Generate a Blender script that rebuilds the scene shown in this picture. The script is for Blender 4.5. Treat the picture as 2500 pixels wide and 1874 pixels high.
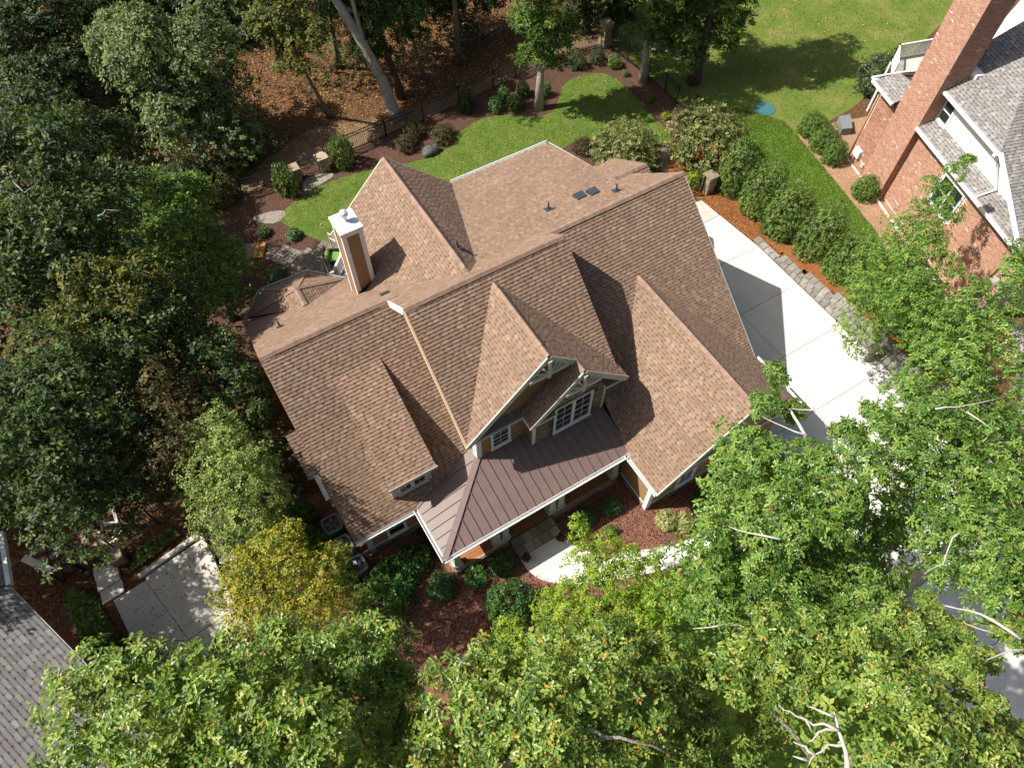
import bpy, math, random
import numpy as np
from mathutils import Vector, Matrix

random.seed(7)
rng = np.random.default_rng(11)
scene = bpy.context.scene
for o in list(bpy.data.objects):
    bpy.data.objects.remove(o, do_unlink=True)

# ------------------------------------------------------------------ camera
CAM = np.array([0.0, 0.0, 29.4])
FOC, PITCH, ROLL, YAW = 1747.8, 1.01993, 0.0057, 0.53864
_fw = np.array([math.sin(YAW) * math.cos(PITCH), math.cos(YAW) * math.cos(PITCH), -math.sin(PITCH)])
_r = np.array([math.cos(YAW), -math.sin(YAW), 0.0])
_d = np.cross(_fw, _r)
_c, _s = math.cos(ROLL), math.sin(ROLL)
CR, CD = _c * _r + _s * _d, -_s * _r + _c * _d
cam = bpy.data.cameras.new('camera')
cam.sensor_width = 36.0
cam.lens = FOC / 2500 * 36.0
cam.clip_start, cam.clip_end = 0.2, 600.0
cam_o = bpy.data.objects.new('camera', cam)
scene.collection.objects.link(cam_o)
cam_o.matrix_world = Matrix(((CR[0], -CD[0], -_fw[0], CAM[0]), (CR[1], -CD[1], -_fw[1], CAM[1]),
                             (CR[2], -CD[2], -_fw[2], CAM[2]), (0, 0, 0, 1)))
scene.camera = cam_o

# ------------------------------------------------------------------ sky, sun, exposure
SUN_AZ, SUN_EL = math.radians(-63.0), math.radians(50.5)
world = bpy.data.worlds.new('World')
scene.world = world
world.use_nodes = True
nt = world.node_tree
bgn = nt.nodes['Background']
sky = nt.nodes.new('ShaderNodeTexSky')
sky.sky_type = 'NISHITA'
sky.sun_disc = False
sky.dust_density = 3.5
sky.sun_elevation = SUN_EL
sky.sun_rotation = SUN_AZ
nt.links.new(sky.outputs[0], bgn.inputs[0])
bgn.inputs[1].default_value = 0.068
sun = bpy.data.lights.new('sun', 'SUN')
sun.energy = 4.9
sun.angle = math.radians(0.53)
sun.color = (1.0, 0.955, 0.88)
sun_o = bpy.data.objects.new('sun', sun)
scene.collection.objects.link(sun_o)
sun_o.location = (-30, 25, 60)
_sd = Vector((math.sin(SUN_AZ) * math.cos(SUN_EL), math.cos(SUN_AZ) * math.cos(SUN_EL), math.sin(SUN_EL)))
sun_o.rotation_euler = _sd.to_track_quat('Z', 'Y').to_euler()
vs = scene.view_settings
vs.view_transform = 'Standard'
vs.look = 'None'
vs.gamma = 1.0
vs.use_curve_mapping = False
vs.exposure = 0.58
scene.cycles.max_bounces = 6
scene.cycles.transmission_bounces = 4
scene.cycles.diffuse_bounces = 3

COL = scene.collection


# ------------------------------------------------------------------ materials
def M(name, col, rough=0.75, attr=False, noise=None, bump=None, metal=0.0, spec=0.3, ramp=None, rand=0.0, stretch=None, fine=None):
    """noise=(scale, amount)  bump=(scale, strength, distance)  ramp=[(pos, rgb)...] driven by a second noise (scale first)"""
    m = bpy.data.materials.new(name)
    m.use_nodes = True
    t = m.node_tree
    N, L = t.nodes, t.links
    b = N['Principled BSDF']
    b.inputs['Roughness'].default_value = rough
    b.inputs['Metallic'].default_value = metal
    b.inputs['Specular IOR Level'].default_value = spec
    geo = N.new('ShaderNodeNewGeometry')
    pos = geo.outputs['Position']
    if stretch:
        mp = N.new('ShaderNodeMapping')
        mp.inputs['Scale'].default_value = stretch
        L.new(pos, mp.inputs[0])
        pos = mp.outputs[0]

    def nz(scale, det=4.0):
        n = N.new('ShaderNodeTexNoise')
        n.inputs['Scale'].default_value = scale
        n.inputs['Detail'].default_value = det
        n.inputs['Roughness'].default_value = 0.65
        L.new(pos, n.inputs['Vector'])
        return n.outputs['Fac']
    if attr:
        a = N.new('ShaderNodeAttribute')
        a.attribute_name = 'Col'
        c = a.outputs['Color']
    elif ramp:
        r = N.new('ShaderNodeValToRGB')
        e = r.color_ramp.elements
        while len(e) < len(ramp[1]):
            e.new(0.5)
        for k, (p, rgb) in enumerate(ramp[1]):
            e[k].position = p
            e[k].color = (*rgb, 1)
        L.new(nz(ramp[0], 6.0), r.inputs[0])
        c = r.outputs[0]
    else:
        rgb = N.new('ShaderNodeRGB')
        rgb.outputs[0].default_value = (*col, 1)
        c = rgb.outputs[0]

    def mul(c, fac, amt):
        mr = N.new('ShaderNodeMapRange')
        mr.inputs[1].default_value, mr.inputs[2].default_value = 0.25, 0.75
        mr.inputs[3].default_value, mr.inputs[4].default_value = 1 - amt, 1 + amt
        L.new(fac, mr.inputs[0])
        v = N.new('ShaderNodeVectorMath')
        v.operation = 'SCALE'
        L.new(c, v.inputs[0])
        L.new(mr.outputs[0], v.inputs['Scale'])
        return v.outputs[0]
    if noise:
        c = mul(c, nz(noise[0]), noise[1])
    if fine:
        c = mul(c, nz(fine[0], 2.0), fine[1])
    if rand:
        oi = N.new('ShaderNodeObjectInfo')
        mr = N.new('ShaderNodeMapRange')
        mr.inputs[3].default_value, mr.inputs[4].default_value = 1 - rand, 1 + rand
        L.new(oi.outputs['Random'], mr.inputs[0])
        v = N.new('ShaderNodeVectorMath')
        v.operation = 'SCALE'
        L.new(c, v.inputs[0])
        L.new(mr.outputs[0], v.inputs['Scale'])
        c = v.outputs[0]
    L.new(c, b.inputs['Base Color'])
    if bump:
        bp = N.new('ShaderNodeBump')
        bp.inputs['Strength'].default_value = bump[1]
        bp.inputs['Distance'].default_value = bump[2]
        L.new(nz(bump[0], 5.0), bp.inputs['Height'])
        L.new(bp.outputs[0], b.inputs['Normal'])
    return m


def leaf_mat(name, trans=0.3, rough=0.5, back=(1.25, 1.2, 1.2), spec=0.3):
    m = bpy.data.materials.new(name)
    m.use_nodes = True
    t = m.node_tree
    N, L = t.nodes, t.links
    b = N['Principled BSDF']
    out = N['Material Output']
    b.inputs['Roughness'].default_value = rough
    b.inputs['Specular IOR Level'].default_value = spec
    a = N.new('ShaderNodeAttribute')
    a.attribute_name = 'Col'
    geo = N.new('ShaderNodeNewGeometry')
    bk = N.new('ShaderNodeVectorMath')
    bk.operation = 'MULTIPLY'
    bk.inputs[1].default_value = back
    L.new(a.outputs['Color'], bk.inputs[0])
    mx = N.new('ShaderNodeMix')
    mx.data_type = 'RGBA'
    L.new(geo.outputs['Backfacing'], mx.inputs[0])
    L.new(a.outputs['Color'], mx.inputs[6])
    L.new(bk.outputs[0], mx.inputs[7])
    L.new(mx.outputs[2], b.inputs['Base Color'])
    tr = N.new('ShaderNodeBsdfTranslucent')
    tc = N.new('ShaderNodeVectorMath')
    tc.operation = 'MULTIPLY'
    tc.inputs[1].default_value = (1.5, 1.6, 0.5)
    L.new(a.outputs['Color'], tc.inputs[0])
    L.new(tc.outputs[0], tr.inputs[0])
    ms = N.new('ShaderNodeMixShader')
    ms.inputs[0].default_value = trans
    L.new(b.outputs[0], ms.inputs[1])
    L.new(tr.outputs[0], ms.inputs[2])
    L.new(ms.outputs[0], out.inputs[0])
    return m


MT = {}
MT['shingle'] = M('brown_shingle', (0.25, 0.165, 0.12), 0.9, attr=True, noise=(0.5, 0.08), fine=(40, 0.13), spec=0.2)
MT['shingle_cap'] = M('brown_cap_shingle', (0.27, 0.18, 0.135), 0.9, rand=0.14, fine=(50, 0.12), spec=0.2)
MT['shingle_base'] = M('brown_roof_deck', (0.11, 0.07, 0.05), 0.95, fine=(40, 0.2))
MT['grey_shingle'] = M('grey_shingle', (0.2, 0.19, 0.18), 0.9, attr=True, noise=(1.1, 0.12), fine=(55, 0.15), spec=0.2)
MT['grey_base'] = M('grey_roof_deck', (0.09, 0.085, 0.08), 0.95)
MT['metal_roof'] = M('bronze_standing_seam', (0.155, 0.105, 0.094), 0.5, noise=(2.2, 0.10), fine=(45, 0.08), metal=0.0, spec=0.5)
MT['white'] = M('white_paint', (0.72, 0.72, 0.70), 0.5, noise=(1.5, 0.06))
MT['sage'] = M('pale_sage_trim', (0.50, 0.495, 0.43), 0.55, noise=(1.8, 0.06))
MT['rake_tan'] = M('cream_tan_rake', (0.58, 0.43, 0.27), 0.6)
MT['siding'] = M('tan_lap_siding', (0.29, 0.175, 0.088), 0.65, noise=(3, 0.07), rand=0.05)
MT['wall'] = M('tan_wall', (0.28, 0.17, 0.086), 0.7, noise=(3, 0.06))
MT['dark_soffit'] = M('soffit_paint', (0.30, 0.27, 0.2), 0.7)
MT['stone'] = M('brown_fieldstone', (0.25, 0.19, 0.14), 0.85, noise=(6, 0.25), rand=0.42, bump=(25, 0.6, 0.02))
MT['mortar'] = M('dark_mortar', (0.10, 0.08, 0.065), 0.95, noise=(8, 0.2))
MT['glass'] = M('window_glass', (0.02, 0.028, 0.03), 0.06, spec=0.9)
MT['sash'] = M('white_sash', (0.62, 0.64, 0.63), 0.45)
MT['concrete'] = M('pale_concrete', (0.62, 0.59, 0.535), 0.85, noise=(0.55, 0.11), fine=(18, 0.07), rand=0.05, bump=(60, 0.15, 0.005))
MT['old_concrete'] = M('weathered_concrete', (0.52, 0.49, 0.43), 0.9, noise=(1.2, 0.14), fine=(14, 0.12), rand=0.06, bump=(40, 0.25, 0.006))
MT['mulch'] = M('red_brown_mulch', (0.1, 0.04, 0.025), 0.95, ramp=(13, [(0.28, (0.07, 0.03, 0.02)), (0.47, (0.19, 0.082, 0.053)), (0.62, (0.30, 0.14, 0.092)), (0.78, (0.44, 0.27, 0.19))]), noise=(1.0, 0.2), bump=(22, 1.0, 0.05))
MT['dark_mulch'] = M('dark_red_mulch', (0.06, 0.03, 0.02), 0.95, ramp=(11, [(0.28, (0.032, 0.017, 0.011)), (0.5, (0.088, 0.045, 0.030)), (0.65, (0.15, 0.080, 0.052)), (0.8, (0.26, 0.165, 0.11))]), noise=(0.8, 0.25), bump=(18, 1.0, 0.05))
MT['straw'] = M('orange_pine_straw', (0.25, 0.1, 0.03), 0.95, ramp=(12, [(0.28, (0.10, 0.035, 0.012)), (0.48, (0.25, 0.095, 0.03)), (0.65, (0.36, 0.15, 0.05)), (0.8, (0.48, 0.26, 0.11))]), noise=(1.1, 0.2), bump=(18, 1.0, 0.04))
MT['pale_mulch'] = M('faded_mulch', (0.3, 0.2, 0.12), 0.95, ramp=(10, [(0.28, (0.16, 0.085, 0.045)), (0.5, (0.32, 0.19, 0.115)), (0.7, (0.42, 0.28, 0.18)), (0.82, (0.26, 0.26, 0.09))]), noise=(0.9, 0.2), bump=(20, 0.8, 0.03))
MT['woodfloor'] = M('woodland_leaf_litter', (0.2, 0.09, 0.03), 0.95, ramp=(7, [(0.25, (0.022, 0.012, 0.007)), (0.45, (0.075, 0.038, 0.017)), (0.6, (0.16, 0.082, 0.034)), (0.8, (0.28, 0.16, 0.075))]), noise=(0.35, 0.4), bump=(12, 1.0, 0.06))
MT['dirt'] = M('bare_dirt', (0.2, 0.13, 0.08), 0.95, ramp=(3, [(0.3, (0.09, 0.055, 0.03)), (0.5, (0.19, 0.125, 0.075)), (0.65, (0.15, 0.13, 0.05)), (0.8, (0.28, 0.2, 0.12))]), noise=(1.4, 0.2), bump=(14, 0.7, 0.03))
MT['lawn'] = M('mown_grass', (0.1, 0.16, 0.02), 0.9, ramp=(1.1, [(0.3, (0.075, 0.135, 0.016)), (0.5, (0.110, 0.168, 0.024)), (0.68, (0.165, 0.195, 0.04)), (0.82, (0.22, 0.21, 0.06))]), fine=(30, 0.3), bump=(45, 0.9, 0.04))
MT['lawn_green'] = M('lush_grass', (0.06, 0.16, 0.015), 0.9, ramp=(1.4, [(0.3, (0.085, 0.17, 0.018)), (0.55, (0.13, 0.22, 0.027)), (0.8, (0.185, 0.245, 0.045))]), fine=(30, 0.28), bump=(45, 0.9, 0.04))
MT['lawn_dry'] = M('patchy_grass', (0.14, 0.15, 0.03), 0.9, ramp=(0.55, [(0.30, (0.085, 0.15, 0.018)), (0.5, (0.13, 0.175, 0.028)), (0.64, (0.20, 0.20, 0.05)), (0.8, (0.28, 0.235, 0.09))]), fine=(26, 0.3), bump=(40, 0.9, 0.04))
MT['paver'] = M('brown_paver', (0.20, 0.165, 0.125), 0.9, noise=(5, 0.2), rand=0.14, bump=(30, 0.4, 0.01))
MT['flag'] = M('flagstone', (0.30, 0.24, 0.17), 0.85, noise=(4, 0.25), rand=0.3, bump=(14, 0.5, 0.02))
MT['rust_stone'] = M('rusty_stone', (0.42, 0.18, 0.05), 0.8, ramp=(6, [(0.35, (0.30, 0.10, 0.02)), (0.55, (0.45, 0.2, 0.05)), (0.7, (0.5, 0.4, 0.28))]), bump=(12, 0.6, 0.02))
MT['block'] = M('grey_wall_block', (0.27, 0.25, 0.22), 0.95, noise=(5, 0.3), rand=0.25, bump=(20, 0.9, 0.03))
MT['gravel'] = M('pale_gravel', (0.3, 0.25, 0.2), 0.95, ramp=(14, [(0.3, (0.10, 0.085, 0.06)), (0.5, (0.28, 0.24, 0.19)), (0.7, (0.5, 0.45, 0.38))]), bump=(20, 1.0, 0.05))
MT['black'] = M('black_metal', (0.012, 0.012, 0.013), 0.45, spec=0.5)
MT['ac'] = M('dark_grey_metal', (0.20, 0.205, 0.21), 0.45, noise=(6, 0.1), spec=0.5)
MT['acfan'] = M('fan_blade', (0.30, 0.31, 0.32), 0.4, spec=0.5)
MT['vent'] = M('charcoal_vent', (0.045, 0.052, 0.06), 0.5)
MT['galv'] = M('galvanised_metal', (0.6, 0.61, 0.62), 0.4, metal=0.3)
MT['brick'] = M('red_brick', (0.34, 0.12, 0.06), 0.88, attr=True, fine=(30, 0.15), bump=(30, 0.4, 0.006))
MT['brick_plain'] = M('plain_red_brick', (0.30, 0.125, 0.075), 0.9, noise=(9, 0.25), bump=(14, 0.6, 0.02))
MT['pmortar'] = M('pale_mortar', (0.62, 0.52, 0.44), 0.95, noise=(6, 0.1))
MT['cream'] = M('cream_cladding', (0.80, 0.78, 0.73), 0.6, noise=(2, 0.04))
MT['wood'] = M('oiled_boards', (0.30, 0.125, 0.045), 0.6, noise=(4, 0.15), rand=0.15)
MT['bark'] = M('grey_bark', (0.20, 0.17, 0.14), 0.95, noise=(5, 0.35), bump=(14, 1.0, 0.08), stretch=(1, 1, 0.25))
MT['bark_pale'] = M('pale_bark', (0.40, 0.36, 0.31), 0.95, noise=(5, 0.25), bump=(14, 1.0, 0.06), stretch=(1, 1, 0.3))
MT['bark_dark'] = M('dark_bark', (0.10, 0.08, 0.065), 0.95, noise=(5, 0.35), bump=(12, 1.0, 0.08), stretch=(1, 1, 0.25))
MT['deadwood'] = M('bare_grey_wood', (0.50, 0.46, 0.41), 0.9, noise=(7, 0.2))
MT['leaf'] = leaf_mat('leaf', 0.32)
MT['leaf_glossy'] = leaf_mat('glossy_leaf', 0.18, 0.35, (1.15, 1.1, 1.1), 0.45)
MT['leaf_oak'] = leaf_mat('oak_leaf', 0.32, 0.38, (1.6, 1.45, 2.0), 0.5)
MT['grassblade'] = leaf_mat('grass_blade', 0.3, 0.6, (1, 1, 1))
MT['litter'] = leaf_mat('fallen_leaf', 0.2, 0.8, (1, 1, 1))
MT['cushion'] = M('green_cushion', (0.16, 0.30, 0.05), 0.9, noise=(8, 0.1))
MT['umbrella'] = M('grey_canvas', (0.30, 0.31, 0.31), 0.8, noise=(6, 0.12))
MT['pot'] = M('cream_pot', (0.55, 0.50, 0.40), 0.7, noise=(5, 0.1))
MT['teal'] = M('teal_plastic', (0.05, 0.16, 0.16), 0.6, noise=(5, 0.15))
MT['boulder'] = M('grey_boulder', (0.10, 0.108, 0.10), 0.9, noise=(4, 0.3), bump=(8, 1.0, 0.05))
MT['copper'] = M('copper_pipe', (0.45, 0.25, 0.13), 0.5)
MT['plate'] = M('house_number_black', (0.02, 0.02, 0.02), 0.5)


# ------------------------------------------------------------------ object helpers
def tag(o, label=None, cat=None, group=None, kind=None):
    if label: o['label'] = label
    if cat: o['category'] = cat
    if group: o['group'] = group
    if kind: o['kind'] = kind
    return o


class Thing:
    """An Empty at the thing's base; children keep coordinates relative to it."""
    def __init__(s, name, label, cat, loc, group=None):
        s.o = bpy.data.objects.new(name, None)
        s.o.empty_display_size = 0.3
        s.o.location = loc
        COL.objects.link(s.o)
        s.loc = np.array(loc, float)
        tag(s.o, label, cat, group)


def link(name, me, parent=None, label=None, kind=None):
    o = bpy.data.objects.new(name, me)
    COL.objects.link(o)
    if parent is not None:
        o.parent = parent.o if isinstance(parent, Thing) else parent
    tag(o, label, None, None, kind)
    return o


def org(parent):
    if parent is None: return np.zeros(3)
    if isinstance(parent, Thing): return parent.loc
    p = parent
    while p.parent is not None: p = p.parent
    return np.array(p.location)


def unit(v):
    v = np.array(v, float)
    return v / np.linalg.norm(v)


class MB:
    def __init__(s):
        s.v, s.f, s.c = [], [], []

    def face(s, pts, col=None):
        n = len(s.v)
        s.v += [tuple(p) for p in pts]
        s.f.append(tuple(range(n, n + len(pts))))
        s.c.append(col)
        return s

    def hexa(s, p, col=None):
        """p: 4 bottom + 4 top points, both counter-clockwise from above"""
        n = len(s.v)
        s.v += [tuple(q) for q in p]
        for f in ((0, 3, 2, 1), (4, 5, 6, 7), (0, 1, 5, 4), (1, 2, 6, 5), (2, 3, 7, 6), (3, 0, 4, 7)):
            s.f.append(tuple(n + k for k in f))
            s.c.append(col)
        return s

    def box(s, lo, hi, col=None):
        x0, y0, z0 = lo
        x1, y1, z1 = hi
        return s.hexa([(x0, y0, z0), (x1, y0, z0), (x1, y1, z0), (x0, y1, z0), (x0, y0, z1), (x1, y0, z1), (x1, y1, z1), (x0, y1, z1)], col)

    def obox(s, c, u, v, w, col=None):
        """box centred at c with half-vectors u, v, w (right-handed)"""
        c, u, v, w = (np.array(q, float) for q in (c, u, v, w))
        return s.hexa([c - u - v - w, c + u - v - w, c + u + v - w, c - u + v - w, c - u - v + w, c + u - v + w, c + u + v + w, c - u + v + w], col)

    def bar(s, a, b, wdt, hgt, up=(0, 0, 1), col=None):
        a, b = np.array(a, float), np.array(b, float)
        d = unit(b - a)
        side = np.cross(np.array(up, float), d)
        side = unit(side) if np.linalg.norm(side) > 1e-6 else np.array([1.0, 0, 0])
        upv = np.cross(d, side)
        return s.obox((a + b) / 2, (b - a) / 2, side * wdt / 2, upv * hgt / 2, col)

    def prism(s, poly, z0, z1, col=None):
        n = len(s.v)
        k = len(poly)
        s.v += [(p[0], p[1], z0) for p in poly] + [(p[0], p[1], z1) for p in poly]
        s.f.append(tuple(n + i for i in reversed(range(k))))
        s.f.append(tuple(n + k + i for i in range(k)))
        for i in range(k):
            j = (i + 1) % k
            s.f.append((n + i, n + j, n + k + j, n + k + i))
        s.c += [col] * (k + 2)
        return s

    def slab(s, poly3, nrm, th, col=None):
        """planar polygon (counter-clockwise seen along -nrm) thickened downwards"""
        nrm = unit(nrm)
        n = len(s.v)
        k = len(poly3)
        P = [np.array(p, float) for p in poly3]
        s.v += [tuple(p) for p in P] + [tuple(p - nrm * th) for p in P]
        s.f.append(tuple(n + i for i in range(k)))
        s.f.append(tuple(n + k + i for i in reversed(range(k))))
        for i in range(k):
            j = (i + 1) % k
            s.f.append((n + j, n + i, n + k + i, n + k + j))
        s.c += [col] * (k + 2)
        return s

    def tube(s, pts, rad, n=8, cap=True, col=None):
        P = [np.array(p, float) for p in pts]
        if not hasattr(rad, '__len__'): rad = [rad] * len(P)
        rings = []
        ref = np.array([0.3, 0.9, 0.2])
        for i, p in enumerate(P):
            d = unit(P[min(i + 1, len(P) - 1)] - P[max(i - 1, 0)])
            a = unit(np.cross(d, ref))
            b = np.cross(d, a)
            base = len(s.v)
            for k in range(n):
                t = 2 * math.pi * k / n
                s.v.append(tuple(p + rad[i] * (math.cos(t) * a + math.sin(t) * b)))
            rings.append(base)
        for i in range(len(P) - 1):
            for k in range(n):
                q = (k + 1) % n
                s.f.append((rings[i] + k, rings[i] + q, rings[i + 1] + q, rings[i + 1] + k))
                s.c.append(col)
        if cap:
            s.f.append(tuple(rings[0] + k for k in reversed(range(n))))
            s.f.append(tuple(rings[-1] + k for k in range(n)))
            s.c += [col, col]
        return s

    def lathe(s, c, prof, n=16, col=None):
        """prof: (radius, height) from bottom to top"""
        c = np.array(c, float)
        rings = []
        for r, h in prof:
            rings.append(len(s.v))
            for k in range(n):
                t = 2 * math.pi * k / n
                s.v.append((c[0] + r * math.cos(t), c[1] + r * math.sin(t), c[2] + h))
        for i in range(len(prof) - 1):
            for k in range(n):
                q = (k + 1) % n
                s.f.append((rings[i] + k, rings[i] + q, rings[i + 1] + q, rings[i + 1] + k))
                s.c.append(col)
        s.f.append(tuple(rings[0] + k for k in reversed(range(n))))
        s.f.append(tuple(rings[-1] + k for k in range(n)))
        s.c += [col, col]
        return s

    def mesh(s, name, mat, o=(0, 0, 0), smooth=False):
        me = bpy.data.meshes.new(name)
        o = np.array(o, float)
        me.from_pydata([tuple(np.array(v) - o) for v in s.v], [], s.f)
        me.materials.append(mat)
        if any(c is not None for c in s.c):
            a = me.attributes.new('Col', 'FLOAT_COLOR', 'FACE')
            a.data.foreach_set('color', np.array([(*(c or (0.2, 0.2, 0.2)), 1.0) for c in s.c], np.float32).ravel())
        if smooth:
            me.polygons.foreach_set('use_smooth', [True] * len(me.polygons))
        me.update()
        return me

    def build(s, name, mat, parent=None, label=None, kind=None, smooth=False):
        return link(name, s.mesh(name, mat, org(parent), smooth), parent, label, kind)


def single(name, mb, mat, label, cat, group=None, smooth=False, kind=None):
    """a thing that is one mesh; its origin at the middle of its base"""
    V = np.array(mb.v)
    c = np.array([V[:, 0].mean(), V[:, 1].mean(), V[:, 2].min()])
    o = link(name, mb.mesh(name, mat, c, smooth))
    o.location = c
    return tag(o, label, cat, group, kind)


def ground_sheet(name, poly, z, mat, kind='structure', label=None):
    mb = MB()
    mb.face([(p[0], p[1], z) for p in poly])
    return tag(mb.build(name, mat), label, None, None, kind)


def inside(poly, x, y):
    """vectorised point in polygon"""
    r = np.zeros(x.shape, bool)
    n = len(poly)
    for i in range(n):
        x0, y0 = poly[i][:2]
        x1, y1 = poly[(i + 1) % n][:2]
        if y0 == y1: continue
        c = ((y0 > y) != (y1 > y)) & (x < (x1 - x0) * (y - y0) / (y1 - y0) + x0)
        r ^= c
    return r


def smooth_poly(P, it=2):
    """Chaikin corner cutting for garden curves"""
    for _ in range(it):
        Q = []
        for i in range(len(P)):
            a, b = np.array(P[i]), np.array(P[(i + 1) % len(P)])
            Q += [tuple(a * 0.75 + b * 0.25), tuple(a * 0.25 + b * 0.75)]
        P = Q
    return P

# ------------------------------------------------------------------ foliage
TPL = {
    'diamond': (np.array([(0, 0, 0), (.45, .27, .07), (1, 0, -.10), (.45, -.27, .07)]), [(0, 2, 1), (0, 3, 2)]),
    'oval': (np.array([(0, 0, 0), (.3, .25, .05), (.75, .21, .03), (1, 0, -.08), (.75, -.21, .03), (.3, -.25, .05)]), [(0, 3, 2, 1), (0, 5, 4, 3)]),
    'oak': (np.array([(0, 0, 0), (.32, .19, .05), (.45, .045, .02), (.68, .23, .04), (1, 0, -.14), (.68, -.23, .04), (.45, -.045, .02), (.32, -.19, .05)]),
            [(0, 4, 3, 2, 1), (0, 7, 6, 5, 4)]),
    'blade': (np.array([(0, .12, 0), (0, -.12, 0), (1, 0, 0)]), [(0, 1, 2)]),
}


def normed(a):
    return a / np.maximum(np.linalg.norm(a, axis=1, keepdims=True), 1e-9)


def leaf_mesh(name, P, D, Nn, L, cols, mat, kind):
    tv, tf = TPL[kind]
    n, k = len(P), len(tv)
    S = normed(np.cross(Nn, D))
    Nn = np.cross(D, S)
    V = (P[:, None, :] + L[:, None, None] * (tv[None, :, 0, None] * D[:, None, :] + tv[None, :, 1, None] * S[:, None, :] + tv[None, :, 2, None] * Nn[:, None, :])).reshape(-1, 3)
    me = bpy.data.meshes.new(name)
    me.vertices.add(n * k)
    me.vertices.foreach_set('co', V.astype(np.float32).ravel())
    lf = np.concatenate([np.array(f) for f in tf])
    loops = (np.arange(n)[:, None] * k + lf[None, :]).ravel()
    me.loops.add(len(loops))
    me.loops.foreach_set('vertex_index', loops.astype(np.int32))
    sz = np.array([len(f) for f in tf])
    starts = np.concatenate([[0], np.cumsum(np.tile(sz, n))[:-1]])
    me.polygons.add(n * len(tf))
    me.polygons.foreach_set('loop_start', starts.astype(np.int32))
    a = me.attributes.new('Col', 'FLOAT_COLOR', 'FACE')
    c4 = np.concatenate([cols, np.ones((n, 1))], 1)
    a.data.foreach_set('color', np.repeat(c4, len(tf), 0).astype(np.float32).ravel())
    me.materials.append(mat)
    me.update(calc_edges=True)
    me.validate()
    return me


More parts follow.
